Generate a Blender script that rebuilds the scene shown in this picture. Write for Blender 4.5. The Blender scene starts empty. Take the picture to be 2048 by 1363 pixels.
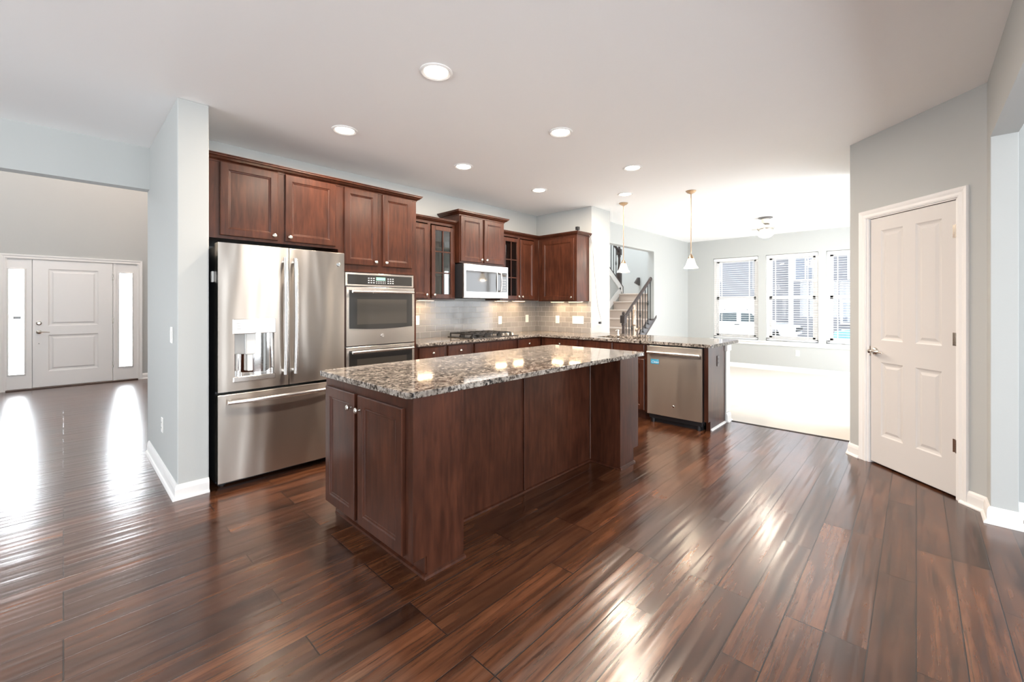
import bpy, bmesh, math, random
from mathutils import Vector, Matrix
random.seed(7)
PI = math.pi
SC = bpy.context.scene
COL = SC.collection

# ------------------------------------------------------------------ camera
TH = math.radians(42.853)
cam_d = bpy.data.cameras.new('camera'); cam = bpy.data.objects.new('camera', cam_d); COL.objects.link(cam)
cam.location = (0, 0, 1.328); cam.rotation_euler = (PI/2, 0, TH - PI/2)
cam_d.sensor_width = 36; cam_d.lens = 850.56/2048*36
cam_d.shift_x = -0.0095; cam_d.shift_y = -0.0356; cam_d.clip_start = .02; cam_d.clip_end = 300
SC.camera = cam

# ------------------------------------------------------------------ world, daylight, exposure
W = bpy.data.worlds.new('sky'); SC.world = W; W.use_nodes = True
wn = W.node_tree; bg = wn.nodes['Background']
tc = wn.nodes.new('ShaderNodeTexCoord'); sx = wn.nodes.new('ShaderNodeSeparateXYZ'); rp = wn.nodes.new('ShaderNodeValToRGB')
wn.links.new(tc.outputs['Generated'], sx.inputs[0]); wn.links.new(sx.outputs['Z'], rp.inputs[0]); wn.links.new(rp.outputs[0], bg.inputs['Color'])
rp.color_ramp.elements[0].position = 0.0; rp.color_ramp.elements[0].color = (.93, .96, 1, 1)
rp.color_ramp.elements[1].position = .8; rp.color_ramp.elements[1].color = (.78, .88, 1, 1)
bg.inputs['Strength'].default_value = 2.3
SC.view_settings.view_transform = 'Standard'; SC.view_settings.look = 'None'
SC.view_settings.exposure = 0.8; SC.view_settings.gamma = 1; SC.view_settings.use_curve_mapping = False

def area(name, loc, rot, sx_, sy_, power, color=(1, 1, 1), spread=PI):
    d = bpy.data.lights.new(name, 'AREA'); d.shape = 'RECTANGLE'; d.size = sx_; d.size_y = sy_; d.energy = power; d.color = color; d.spread = spread
    o = bpy.data.objects.new(name, d); o.location = loc; o.rotation_euler = rot; COL.objects.link(o); return o
DAY = (.87, .94, 1)
# daylight: open sky above the living room windows, patio door and window of the morning room, great room window, entry sidelights; plus added fill lights
area('sky_over_living_windows', (11.6, 1.8, 4.3), (0, math.radians(52), 0), 2.6, 6.5, 600, DAY)
area('living_added_fill', (7.7, -.40, 1.2), (PI/2, 0, 0), 2.9, 2.0, 55, DAY)  # added light to brighten the living room, behind an invented patio door
area('patio_door_daylight', (2.92, -3.20, 1.08), (PI/2, 0, 0), .92, 2.1, 13, DAY)
area('morning_window_daylight', (-.1, -3.06, 1.3), (PI/2, 0, 0), 3.1, 2.0, 122, DAY)
area('great_room_window_daylight', (-4.45, 2.4, 1.5), (0, -PI/2, 0), 1.9, 3.4, 78, DAY)
area('sidelight_daylight', (-.4945, 10.32, 1.06), (-PI/2, 0, 0), .3, 1.75, 50, DAY)
area('sidelight_daylight', (.7405, 10.32, 1.06), (-PI/2, 0, 0), .3, 1.75, 50, DAY)
area('entry_added_fill', (-2.25, 8, 3.8), (0, -PI/2, 0), 1.6, 1.8, 38, DAY)  # added light for the entry hall; the wall has no window here
area('stairwell_added_fill', (7.4, 5.6, 5.2), (0, 0, 0), 2.4, 1.6, 155, DAY)  # added light pointing down to brighten the stairwell, under a closed ceiling

# ------------------------------------------------------------------ materials
def nmat(name):
    m = bpy.data.materials.new(name); m.use_nodes = True
    return m, m.node_tree, m.node_tree.nodes['Principled BSDF']
def N(nt, t, **k):
    n = nt.nodes.new(t)
    for a, b in k.items(): setattr(n, a, b)
    return n
def setc(b, color=None, rough=None, metal=None, spec=None, coat=None, crough=None):
    if color is not None: b.inputs['Base Color'].default_value = (*color, 1)
    if rough is not None: b.inputs['Roughness'].default_value = rough
    if metal is not None: b.inputs['Metallic'].default_value = metal
    if spec is not None: b.inputs['Specular IOR Level'].default_value = spec
    if coat is not None: b.inputs['Coat Weight'].default_value = coat
    if crough is not None: b.inputs['Coat Roughness'].default_value = crough
def plain(name, color, rough=.5, metal=0, spec=.5, coat=0, bump=None):
    m, nt, b = nmat(name); setc(b, color, rough, metal, spec, coat)
    tcn = N(nt, 'ShaderNodeTexCoord'); no = N(nt, 'ShaderNodeTexNoise')
    nt.links.new(tcn.outputs['Object'], no.inputs['Vector'])
    sc_, st_ = bump or (60, .01)
    no.inputs['Scale'].default_value = sc_; no.inputs['Detail'].default_value = 3
    bp = N(nt, 'ShaderNodeBump'); bp.inputs['Strength'].default_value = st_; bp.inputs['Distance'].default_value = .01
    nt.links.new(no.outputs['Fac'], bp.inputs['Height']); nt.links.new(bp.outputs[0], b.inputs['Normal'])
    return m
def emis(name, color, strength):
    m, nt, b = nmat(name); setc(b, color, .5)
    b.inputs['Emission Color'].default_value = (*color, 1); b.inputs['Emission Strength'].default_value = strength
    return m
def coords(nt, scale=(1, 1, 1), rot=(0, 0, 0)):
    t = N(nt, 'ShaderNodeTexCoord'); mp = N(nt, 'ShaderNodeMapping')
    mp.inputs['Scale'].default_value = scale; mp.inputs['Rotation'].default_value = rot
    nt.links.new(t.outputs['Object'], mp.inputs['Vector']); return mp
def ramp(nt, stops):
    r = N(nt, 'ShaderNodeValToRGB'); e = r.color_ramp.elements
    while len(e) < len(stops): e.new(.5)
    for q, (p, c) in zip(e, stops): q.position = p; q.color = (*c, 1)
    return r
def mixc(nt, fac, a, b, mode='MIX'):
    m = N(nt, 'ShaderNodeMix', data_type='RGBA', blend_type=mode)
    for s, v in ((0, fac), (6, a), (7, b)):
        if hasattr(v, 'links') or isinstance(v, bpy.types.NodeSocket): nt.links.new(v, m.inputs[s])
        else: m.inputs[s].default_value = v if s == 0 else (*v, 1)
    return m.outputs[2]
def math_(nt, op, a, b=None):
    m = N(nt, 'ShaderNodeMath', operation=op)
    for i, v in enumerate((a, b)):
        if v is None: continue
        if isinstance(v, bpy.types.NodeSocket): nt.links.new(v, m.inputs[i])
        else: m.inputs[i].default_value = v
    return m.outputs[0]

M = {}
M['wall'] = plain('wall_paint', (.49, .50, .487), .75, bump=(90, .03))
M['ceiling'] = plain('ceiling_paint', (.92, .915, .91), .9, bump=(11, .10))
M['trim'] = plain('white_trim_paint', (.84, .82, .80), .35)
M['door'] = plain('white_door_paint', (.66, .63, .605), .38, bump=(40, .015))
M['plastic'] = plain('white_plastic', (.85, .83, .79), .35)
M['slot'] = plain('dark_slot', (.05, .045, .04), .5)
M['black'] = plain('black_plastic', (.012, .012, .014), .4)
M['iron'] = plain('cast_iron', (.018, .017, .017), .55, bump=(150, .1))
M['nickel'] = plain('brushed_nickel', (.66, .62, .56), .22, 1)
M['chrome'] = plain('polished_chrome', (.82, .82, .82), .07, 1)
M['bronze'] = plain('antique_brass', (.5, .36, .24), .3, 1)
M['carpet'] = plain('beige_carpet', (.74, .69, .63), .95, spec=.1, bump=(260, .5))
M['stair_carpet'] = plain('stair_carpet', (.62, .52, .45), .95, spec=.1, bump=(200, .4))
M['rail'] = plain('dark_stained_rail', (.055, .04, .037), .3)
M['blind'] = plain('white_blind_slats', (.86, .86, .85), .4)
M['glow'] = emis('lamp_lens', (1, .93, .82), 9)
M['bar_glow'] = emis('under_cabinet_lens', (1, .64, .34), 7)
M['shade'] = emis('frosted_shade', (1, .90, .76), 2.2)
M['reflector'] = plain('can_reflector', (.85, .83, .78), .25)
M['blue'] = plain('blue_magnet', (.05, .42, .66), .4)
M['whiteprint'] = plain('white_print', (.85, .87, .88), .5)
M['greyprint'] = plain('grey_print', (.42, .44, .46), .5)
M['display'] = emis('green_display', (.25, .62, .40), .16)
M['sidesteel'] = plain('black_side_panel', (.022, .022, .025), .42, bump=(300, .05))
M['darkglass'] = plain('black_oven_glass', (.03, .029, .028), .05, spec=.6)
M['ovenglass'] = plain('oven_window_glass', (.055, .05, .043), .06, spec=.6)
M['cabinet_inside'] = plain('cabinet_interior', (.07, .045, .034), .5)
M['siding'] = None

def wood_cab():
    m, nt, b = nmat('cherry_stained_maple')
    mp = coords(nt, (7, 7, .9)); no = N(nt, 'ShaderNodeTexNoise'); no.inputs['Scale'].default_value = 5; no.inputs['Detail'].default_value = 5; no.inputs['Distortion'].default_value = .6
    nt.links.new(mp.outputs[0], no.inputs['Vector'])
    mp2 = coords(nt, (1, 1, .7)); n2 = N(nt, 'ShaderNodeTexNoise'); n2.inputs['Scale'].default_value = 4.5; n2.inputs['Detail'].default_value = 3
    nt.links.new(mp2.outputs[0], n2.inputs['Vector'])
    r = ramp(nt, [(.3, (.037, .0112, .0057)), (.75, (.084, .0265, .0132))]); nt.links.new(no.outputs['Fac'], r.inputs[0])
    r2 = ramp(nt, [(.3, (.72, .70, .70)), (.72, (1.2, 1.2, 1.2))]); nt.links.new(n2.outputs['Fac'], r2.inputs[0])
    c = mixc(nt, 1.0, r.outputs[0], r2.outputs[0], 'MULTIPLY')
    nt.links.new(c, b.inputs['Base Color']); setc(b, None, .30, 0, .36, 0, .2)
    return m
M['wood'] = wood_cab()

def floor_mat():
    m, nt, b = nmat('hand_scraped_walnut_planks')
    t = N(nt, 'ShaderNodeTexCoord')
    br = N(nt, 'ShaderNodeTexBrick'); br.offset = .37; br.offset_frequency = 3; br.squash = 1
    br.inputs['Color1'].default_value = (0, 0, 0, 1); br.inputs['Color2'].default_value = (1, 1, 1, 1); br.inputs['Mortar'].default_value = (.5, .5, .5, 1)
    br.inputs['Scale'].default_value = 1; br.inputs['Mortar Size'].default_value = .0024; br.inputs['Mortar Smooth'].default_value = .3
    br.inputs['Brick Width'].default_value = 1.05; br.inputs['Row Height'].default_value = .138; br.inputs['Bias'].default_value = 0
    nt.links.new(t.outputs['Object'], br.inputs['Vector'])
    sep = N(nt, 'ShaderNodeSeparateXYZ'); nt.links.new(t.outputs['Object'], sep.inputs[0])
    rnd = N(nt, 'ShaderNodeSeparateColor'); nt.links.new(br.outputs['Color'], rnd.inputs[0])
    off = math_(nt, 'MULTIPLY', rnd.outputs[0], 17.3)
    cmb = N(nt, 'ShaderNodeCombineXYZ')
    nt.links.new(math_(nt, 'ADD', math_(nt, 'MULTIPLY', sep.outputs[0], 1.5), off), cmb.inputs[0])
    nt.links.new(math_(nt, 'MULTIPLY', sep.outputs[1], 15.0), cmb.inputs[1]); nt.links.new(off, cmb.inputs[2])
    g = N(nt, 'ShaderNodeTexNoise'); g.inputs['Scale'].default_value = 1.6; g.inputs['Detail'].default_value = 6; g.inputs['Roughness'].default_value = .56; g.inputs['Distortion'].default_value = .35
    nt.links.new(cmb.outputs[0], g.inputs['Vector'])
    cmb2 = N(nt, 'ShaderNodeCombineXYZ')
    nt.links.new(math_(nt, 'ADD', math_(nt, 'MULTIPLY', sep.outputs[0], 1.6), off), cmb2.inputs[0]); nt.links.new(math_(nt, 'MULTIPLY', sep.outputs[1], 4.5), cmb2.inputs[1]); nt.links.new(off, cmb2.inputs[2])
    g2 = N(nt, 'ShaderNodeTexNoise'); g2.inputs['Scale'].default_value = 1.5; g2.inputs['Detail'].default_value = 4
    nt.links.new(cmb2.outputs[0], g2.inputs['Vector'])
    r = ramp(nt, [(.26, (.028, .010, .0052)), (.42, (.068, .0245, .0114)), (.6, (.106, .0415, .019)), (.9, (.138, .060, .030))]); nt.links.new(g.outputs['Fac'], r.inputs[0])
    r2 = ramp(nt, [(.3, (.58, .56, .57)), (.5, (.95, .93, .92)), (.72, (1.3, 1.28, 1.26))]); nt.links.new(g2.outputs['Fac'], r2.inputs[0])
    r3 = ramp(nt, [(0, (.58, .55, .54)), (1, (1.4, 1.36, 1.3))]); nt.links.new(rnd.outputs[0], r3.inputs[0])
    c = mixc(nt, 1.0, mixc(nt, 1.0, r.outputs[0], r2.outputs[0], 'MULTIPLY'), r3.outputs[0], 'MULTIPLY')
    cmb4 = N(nt, 'ShaderNodeCombineXYZ')
    nt.links.new(math_(nt, 'ADD', math_(nt, 'MULTIPLY', sep.outputs[0], 2.6), off), cmb4.inputs[0]); nt.links.new(math_(nt, 'MULTIPLY', sep.outputs[1], 55), cmb4.inputs[1]); nt.links.new(off, cmb4.inputs[2])
    g4 = N(nt, 'ShaderNodeTexNoise'); g4.inputs['Scale'].default_value = 1.0; g4.inputs['Detail'].default_value = 4; g4.inputs['Roughness'].default_value = .6; g4.inputs['Distortion'].default_value = .4
    nt.links.new(cmb4.outputs[0], g4.inputs['Vector'])
    r4 = ramp(nt, [(.30, (.42, .38, .36)), (.46, (1, 1, 1)), (.7, (1.12, 1.12, 1.1))]); nt.links.new(g4.outputs['Fac'], r4.inputs[0])
    c = mixc(nt, 1.0, c, r4.outputs[0], 'MULTIPLY')
    c = mixc(nt, br.outputs['Fac'], c, (.008, .005, .004))
    nt.links.new(c, b.inputs['Base Color']); setc(b, None, .22, 0, .6, .28, .19)
    cmb3 = N(nt, 'ShaderNodeCombineXYZ')
    nt.links.new(math_(nt, 'ADD', math_(nt, 'MULTIPLY', sep.outputs[0], 1.3), off), cmb3.inputs[0]); nt.links.new(math_(nt, 'MULTIPLY', sep.outputs[1], 24), cmb3.inputs[1]); nt.links.new(off, cmb3.inputs[2])
    w = N(nt, 'ShaderNodeTexNoise'); w.inputs['Scale'].default_value = 1.0; w.inputs['Detail'].default_value = .3; w.inputs['Distortion'].default_value = .35
    nt.links.new(cmb3.outputs[0], w.inputs['Vector'])
    b1 = N(nt, 'ShaderNodeBump'); b1.inputs['Strength'].default_value = .36; b1.inputs['Distance'].default_value = .006
    nt.links.new(w.outputs['Fac'], b1.inputs['Height'])
    b2 = N(nt, 'ShaderNodeBump', invert=True); b2.inputs['Strength'].default_value = .6; b2.inputs['Distance'].default_value = .003
    nt.links.new(br.outputs['Fac'], b2.inputs['Height']); nt.links.new(b1.outputs[0], b2.inputs['Normal']); nt.links.new(b2.outputs[0], b.inputs['Normal']); nt.links.new(b2.outputs[0], b.inputs['Coat Normal'])
    return m
M['floor'] = floor_mat()

def granite():
    m, nt, b = nmat('speckled_granite')
    mp = coords(nt)
    a = N(nt, 'ShaderNodeTexNoise'); a.inputs['Scale'].default_value = 44; a.inputs['Detail'].default_value = 4; a.inputs['Roughness'].default_value = .55; a.inputs['Distortion'].default_value = .8
    v = N(nt, 'ShaderNodeTexVoronoi'); v.inputs['Scale'].default_value = 62
    d = N(nt, 'ShaderNodeTexNoise'); d.inputs['Scale'].default_value = 13; d.inputs['Detail'].default_value = 3
    for n in (a, v, d): nt.links.new(mp.outputs[0], n.inputs['Vector'])
    r = ramp(nt, [(.35, (.022, .02, .02)), (.41, (.17, .15, .135)), (.47, (.42, .385, .35)), (.58, (.68, .65, .61))]); nt.links.new(a.outputs['Fac'], r.inputs[0])
    sv = N(nt, 'ShaderNodeSeparateColor'); nt.links.new(v.outputs['Color'], sv.inputs[0])
    r2 = ramp(nt, [(.0, (.35, .33, .32)), (.3, (.9, .88, .85)), (1, (1.12, 1.1, 1.06))]); nt.links.new(sv.outputs[0], r2.inputs[0])
    r3 = ramp(nt, [(.35, (.62, .58, .55)), (.65, (1.15, 1.12, 1.1))]); nt.links.new(d.outputs['Fac'], r3.inputs[0])
    c = mixc(nt, 1, mixc(nt, 1, r.outputs[0], r2.outputs[0], 'MULTIPLY'), r3.outputs[0], 'MULTIPLY')
    c = mixc(nt, 1, c, (.58, .57, .565), 'MULTIPLY')
    nt.links.new(c, b.inputs['Base Color']); setc(b, None, .07, 0, .5)
    return m
M['granite'] = granite()

def steel(name, wav=.38, rough=.30, col=(.52, .475, .43), scale=(3.2, 3.2, .55)):
    m, nt, b = nmat(name); setc(b, col, rough, 1)
    b.inputs['Anisotropic'].default_value = .92; b.inputs['Anisotropic Rotation'].default_value = .25
    tg = N(nt, 'ShaderNodeTangent', direction_type='RADIAL', axis='Z'); nt.links.new(tg.outputs[0], b.inputs['Tangent'])
    mp = coords(nt, scale); n = N(nt, 'ShaderNodeTexNoise'); n.inputs['Scale'].default_value = 1.5; n.inputs['Detail'].default_value = 1
    nt.links.new(mp.outputs[0], n.inputs['Vector'])
    bp = N(nt, 'ShaderNodeBump'); bp.inputs['Strength'].default_value = wav; bp.inputs['Distance'].default_value = .03
    nt.links.new(n.outputs['Fac'], bp.inputs['Height']); nt.links.new(bp.outputs[0], b.inputs['Normal'])
    return m
M['steel'] = steel('wavy_stainless_steel')
M['steel_flat'] = steel('flat_stainless_steel', .02, .27, (.64, .62, .60))

def tile_mat(name, swap):
    m, nt, b = nmat(name)
    t = N(nt, 'ShaderNodeTexCoord'); s = N(nt, 'ShaderNodeSeparateXYZ'); nt.links.new(t.outputs['Object'], s.inputs[0])
    cb = N(nt, 'ShaderNodeCombineXYZ'); nt.links.new(s.outputs[1 if swap else 0], cb.inputs[0])
    nt.links.new(math_(nt, 'SUBTRACT', s.outputs[2], .914), cb.inputs[1])
    br = N(nt, 'ShaderNodeTexBrick'); br.offset = .5
    br.inputs['Color1'].default_value = (.24, .232, .224, 1); br.inputs['Color2'].default_value = (.305, .295, .287, 1); br.inputs['Mortar'].default_value = (.58, .56, .54, 1)
    br.inputs['Scale'].default_value = 1; br.inputs['Mortar Size'].default_value = .0022; br.inputs['Mortar Smooth'].default_value = .6
    br.inputs['Brick Width'].default_value = .1524; br.inputs['Row Height'].default_value = .0763
    nt.links.new(cb.outputs[0], br.inputs['Vector']); nt.links.new(br.outputs['Color'], b.inputs['Base Color'])
    setc(b, None, .10, 0, .35)
    n = N(nt, 'ShaderNodeTexNoise'); n.inputs['Scale'].default_value = 14; n.inputs['Detail'].default_value = 2; nt.links.new(t.outputs['Object'], n.inputs['Vector'])
    b1 = N(nt, 'ShaderNodeBump'); b1.inputs['Strength'].default_value = .12; b1.inputs['Distance'].default_value = .01; nt.links.new(n.outputs['Fac'], b1.inputs['Height'])
    b2 = N(nt, 'ShaderNodeBump', invert=True); b2.inputs['Strength'].default_value = .7; b2.inputs['Distance'].default_value = .003
    nt.links.new(br.outputs['Fac'], b2.inputs['Height']); nt.links.new(b1.outputs[0], b2.inputs['Normal']); nt.links.new(b2.outputs[0], b.inputs['Normal'])
    return m
M['tile_x'] = tile_mat('grey_subway_tile', False); M['tile_y'] = tile_mat('grey_subway_tile_side', True)

def glass(name, tint=(1, 1, 1), refl=1.0):
    m = bpy.data.materials.new(name); m.use_nodes = True; nt = m.node_tree; nt.nodes.clear()
    o = N(nt, 'ShaderNodeOutputMaterial'); tr = N(nt, 'ShaderNodeBsdfTransparent'); gl = N(nt, 'ShaderNodeBsdfGlossy'); fr = N(nt, 'ShaderNodeFresnel'); mx = N(nt, 'ShaderNodeMixShader')
    tr.inputs['Color'].default_value = (*tint, 1); gl.inputs['Roughness'].default_value = .01; fr.inputs['IOR'].default_value = 1.45
    nt.links.new(math_(nt, 'MULTIPLY', fr.outputs[0], refl), mx.inputs[0]); nt.links.new(tr.outputs[0], mx.inputs[1]); nt.links.new(gl.outputs[0], mx.inputs[2]); nt.links.new(mx.outputs[0], o.inputs[0])
    return m
M['glass'] = glass('window_glass'); M['cabglass'] = glass('cabinet_glass', (.82, .85, .84), 2.2)

def siding_mat(name, col):
    m, nt, b = nmat(name)
    t = N(nt, 'ShaderNodeTexCoord'); s = N(nt, 'ShaderNodeSeparateXYZ'); nt.links.new(t.outputs['Object'], s.inputs[0])
    f = math_(nt, 'FRACT', math_(nt, 'MULTIPLY', s.outputs[2], 7.0))
    r = ramp(nt, [(0, tuple(c*.55 for c in col)), (.16, col)]); nt.links.new(f, r.inputs[0]); nt.links.new(r.outputs[0], b.inputs['Base Color'])
    setc(b, None, .7); bp = N(nt, 'ShaderNodeBump'); bp.inputs['Strength'].default_value = .5; nt.links.new(f, bp.inputs['Height']); nt.links.new(bp.outputs[0], b.inputs['Normal'])
    return m
M['siding'] = siding_mat('grey_lap_siding', (.22, .22, .238)); M['siding2'] = siding_mat('dark_lap_siding', (.19, .19, .207))
M['roof'] = plain('grey_shingles', (.12, .12, .13), .9, bump=(30, .3))
M['ground'] = plain('concrete_and_lawn', (.42, .43, .40), .9, bump=(8, .1))
M['carwhite'] = plain('white_car_paint', (.85, .86, .87), .15, coat=.6)
M['carteal'] = plain('teal_car_paint', (.16, .36, .40), .2, coat=.6)
M['tire'] = plain('tire_rubber', (.02, .02, .02), .8)
M['carglass'] = plain('tinted_car_glass', (.05, .07, .08), .05)
M['houseglass'] = plain('house_window_glass', (.16, .18, .22), .08)

# ------------------------------------------------------------------ mesh helpers
class MB:
    def __init__(s): s.bm = bmesh.new()
    def _add(s, bm2):
        me = bpy.data.meshes.new('tmp'); bm2.to_mesh(me); bm2.free(); s.bm.from_mesh(me); bpy.data.meshes.remove(me)
    def box(s, x0, x1, y0, y1, z0, z1, b=0, seg=1):
        bm = bmesh.new(); bmesh.ops.create_cube(bm, size=1)
        for v in bm.verts: v.co = Vector(((x0+x1)/2 + v.co.x*(x1-x0), (y0+y1)/2 + v.co.y*(y1-y0), (z0+z1)/2 + v.co.z*(z1-z0)))
        if b: bmesh.ops.bevel(bm, geom=list(bm.edges), offset=b, segments=seg, affect='EDGES', profile=.5)
        s._add(bm); return s
    def prism(s, pts, lo, hi, axis='z', b=0, seg=2):
        """polygon (a, b) extruded along an axis: z -> (x, y), y -> (x, z), x -> (y, z)"""
        f = {'z': lambda p, h: (p[0], p[1], h), 'y': lambda p, h: (p[0], h, p[1]), 'x': lambda p, h: (h, p[0], p[1])}[axis]
        bm = bmesh.new(); A = [bm.verts.new(f(p, lo)) for p in pts]; B = [bm.verts.new(f(p, hi)) for p in pts]
        n = len(pts); bm.faces.new(A); bm.faces.new(B[::-1])
        for i in range(n): bm.faces.new((A[i], A[(i+1) % n], B[(i+1) % n], B[i]))
        bmesh.ops.recalc_face_normals(bm, faces=list(bm.faces))
        if b:
            ed = [e for e in bm.edges if (e.verts[0] in A) == (e.verts[1] in A)]
            bmesh.ops.bevel(bm, geom=ed, offset=b, segments=seg, affect='EDGES', profile=.5)
        s._add(bm); return s
    def lathe(s, prof, at=(0, 0, 0), axis='z', n=24, caps=True):
        """profile [(radius, height)] turned about an axis through `at`"""
        f = {'z': lambda x, y, h: (x, y, h), 'y': lambda x, y, h: (x, h, y), 'x': lambda x, y, h: (h, x, y)}[axis]
        bm = bmesh.new(); rings = []
        for r, h in prof:
            rings.append([bm.verts.new(Vector(at) + Vector(f(r*math.cos(2*PI*k/n), r*math.sin(2*PI*k/n), h))) for k in range(n)])
        for a, b in zip(rings, rings[1:]):
            for k in range(n): bm.faces.new((a[k], a[(k+1) % n], b[(k+1) % n], b[k]))
        if caps:
            bm.faces.new(rings[0]); bm.faces.new(rings[-1][::-1])
        bmesh.ops.recalc_face_normals(bm, faces=list(bm.faces)); s._add(bm); return s
    def tube(s, pts, r, n=8, flat=1.0):
        """round bar along 3D points; r is a number or one radius per point"""
        P = [Vector(p) for p in pts]; R = r if hasattr(r, '__len__') else [r]*len(P)
        bm = bmesh.new(); rings = []; up = None
        for i, p in enumerate(P):
            t = (P[min(i+1, len(P)-1)] - P[max(i-1, 0)]).normalized()
            if up is None: up = Vector((0, 0, 1)) if abs(t.z) < .9 else Vector((1, 0, 0))
            u = (up - t*up.dot(t)).normalized(); v = t.cross(u); up = u
            rings.append([bm.verts.new(p + u*R[i]*math.cos(2*PI*k/n) + v*R[i]*flat*math.sin(2*PI*k/n)) for k in range(n)])
        for a, b in zip(rings, rings[1:]):
            for k in range(n): bm.faces.new((a[k], a[(k+1) % n], b[(k+1) % n], b[k]))
        bm.faces.new(rings[0]); bm.faces.new(rings[-1][::-1])
        bmesh.ops.recalc_face_normals(bm, faces=list(bm.faces)); s._add(bm); return s
    def sweep(s, path, prof, fmap=None, closed=False):
        """moulding: profile [(outward, c)] swept along a 2D path with mitred corners; outward is to the right of travel"""
        fmap = fmap or (lambda a, b, c: (a, b, c))
        P = [Vector(p) for p in path]; n = len(P); bm = bmesh.new(); rings = []
        for i in range(n):
            d1 = (P[i]-P[i-1]).normalized() if (i > 0 or closed) else None
            d2 = (P[(i+1) % n]-P[i]).normalized() if (i < n-1 or closed) else None
            n1 = Vector((d1.y, -d1.x)) if d1 else None; n2 = Vector((d2.y, -d2.x)) if d2 else None
            if n1 is None: m = n2
            elif n2 is None: m = n1
            else:
                m = (n1+n2); m = m / max(.2, m.length_squared/2)
            rings.append([bm.verts.new(fmap(P[i].x+m.x*o, P[i].y+m.y*o, c)) for o, c in prof])
        k = len(prof); pairs = list(zip(rings, rings[1:])) + ([(rings[-1], rings[0])] if closed else [])
        for a, b in pairs:
            for j in range(k): bm.faces.new((a[j], a[(j+1) % k], b[(j+1) % k], b[j]))
        if not closed: bm.faces.new(rings[0]); bm.faces.new(rings[-1][::-1])
        bmesh.ops.recalc_face_normals(bm, faces=list(bm.faces)); s._add(bm); return s
    def slab(s, x0, x1, z0, z1, y0, t, panels, edge=.004):
        """door slab facing -y with front at y0 and back at y0+t; panels [(x0,x1,z0,z1,[(inset,depth)...])]"""
        bm = bmesh.new()
        xs = sorted({x0+edge, x1-edge} | {p[i] for p in panels for i in (0, 1)}); zs = sorted({z0+edge, z1-edge} | {p[i] for p in panels for i in (2, 3)})
        def Q(*c): bm.faces.new([bm.verts.new(q) for q in c])
        for xa, xb in zip(xs, xs[1:]):
            for za, zb in zip(zs, zs[1:]):
                if any(p[0] <= xa+1e-6 and xb <= p[1]+1e-6 and p[2] <= za+1e-6 and zb <= p[3]+1e-6 for p in panels): continue
                Q((xa, y0, za), (xb, y0, za), (xb, y0, zb), (xa, y0, zb))
        def ring(A, B):
            (a0, a1, c0, c1, ya), (b0, b1, d0, d1, yb) = A, B
            Q((a0, ya, c0), (a1, ya, c0), (b1, yb, d0), (b0, yb, d0)); Q((a1, ya, c0), (a1, ya, c1), (b1, yb, d1), (b1, yb, d0))
            Q((a1, ya, c1), (a0, ya, c1), (b0, yb, d1), (b1, yb, d1)); Q((a0, ya, c1), (a0, ya, c0), (b0, yb, d0), (b0, yb, d1))
        for px0, px1, pz0, pz1, st in panels:
            prev = (px0, px1, pz0, pz1, y0)
            for ins, dep in st:
                cur = (px0+ins, px1-ins, pz0+ins, pz1-ins, y0+dep)
                if ins is not None: ring(prev, cur); prev = cur
            if st[-1][1] < t*.95 and not (len(st[-1]) > 2): a0, a1, c0, c1, y = prev; Q((a0, y, c0), (a1, y, c0), (a1, y, c1), (a0, y, c1))
        f = (x0+edge, x1-edge, z0+edge, z1-edge, y0); g = (x0, x1, z0, z1, y0+edge*.8); h = (x0, x1, z0, z1, y0+t)
        ring(g, f); ring(h, g); Q((x0, y0+t, z0), (x0, y0+t, z1), (x1, y0+t, z1), (x1, y0+t, z0))
        bmesh.ops.remove_doubles(bm, verts=list(bm.verts), dist=1e-5); bmesh.ops.recalc_face_normals(bm, faces=list(bm.faces)); s._add(bm); return s
    def build(s, name, m, parent=None, smooth=False, label=None):
        me = bpy.data.meshes.new(name); s.bm.to_mesh(me); s.bm.free()
        if smooth:
            for p in me.polygons: p.use_smooth = True
            try: me.set_sharp_from_angle(angle=math.radians(40))
            except Exception: pass
        me.materials.append(m if not isinstance(m, str) else M[m]); o = bpy.data.objects.new(name, me); COL.objects.link(o)
        if parent is not None: o.parent = parent
        if label: o['label'] = label
        return o
def tag(o, label, cat, group=None, kind=None):
    o['label'] = label; o['category'] = cat
    if group: o['group'] = group
    if kind: o['kind'] = kind
    return o
def thing(name, loc, label, cat, rz=0, group=None):
    o = bpy.data.objects.new(name, None); o.empty_display_size = .1; COL.objects.link(o); o.location = loc; o.rotation_euler = (0, 0, rz)
    return tag(o, label, cat, group)
def struct(name, mb, m, parent=None, **k):
    o = mb.build(name, m, parent, **k)
    if parent is None: o['kind'] = 'structure'
    return o
def copy_tree(o, parent=None):
    c = o.copy(); COL.objects.link(c)
    if parent is not None: c.parent = parent
    for ch in list(o.children): copy_tree(ch, c)
    return c
def sroot(name, loc, rz=0):
    o = bpy.data.objects.new(name, None); COL.objects.link(o); o.location = loc; o.rotation_euler = (0, 0, rz); o['kind'] = 'structure'; return o
def text(name, body, m, parent, loc, size, rot=(PI/2, 0, 0), shear=0, extrude=.0006, align='CENTER'):
    cu = bpy.data.curves.new(name, 'FONT'); cu.body = body; cu.size = size; cu.align_x = align; cu.align_y = 'CENTER'; cu.shear = shear; cu.extrude = extrude
    t_ = bpy.data.objects.new(name, cu); COL.objects.link(t_); bpy.context.view_layer.update()
    me = bpy.data.meshes.new_from_object(t_.evaluated_get(bpy.context.evaluated_depsgraph_get())); bpy.data.objects.remove(t_); me.materials.clear()
    o = bpy.data.objects.new(name, me); COL.objects.link(o); o.location = loc; o.rotation_euler = rot; o.data.materials.append(M[m]); o.parent = parent; return o

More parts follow.
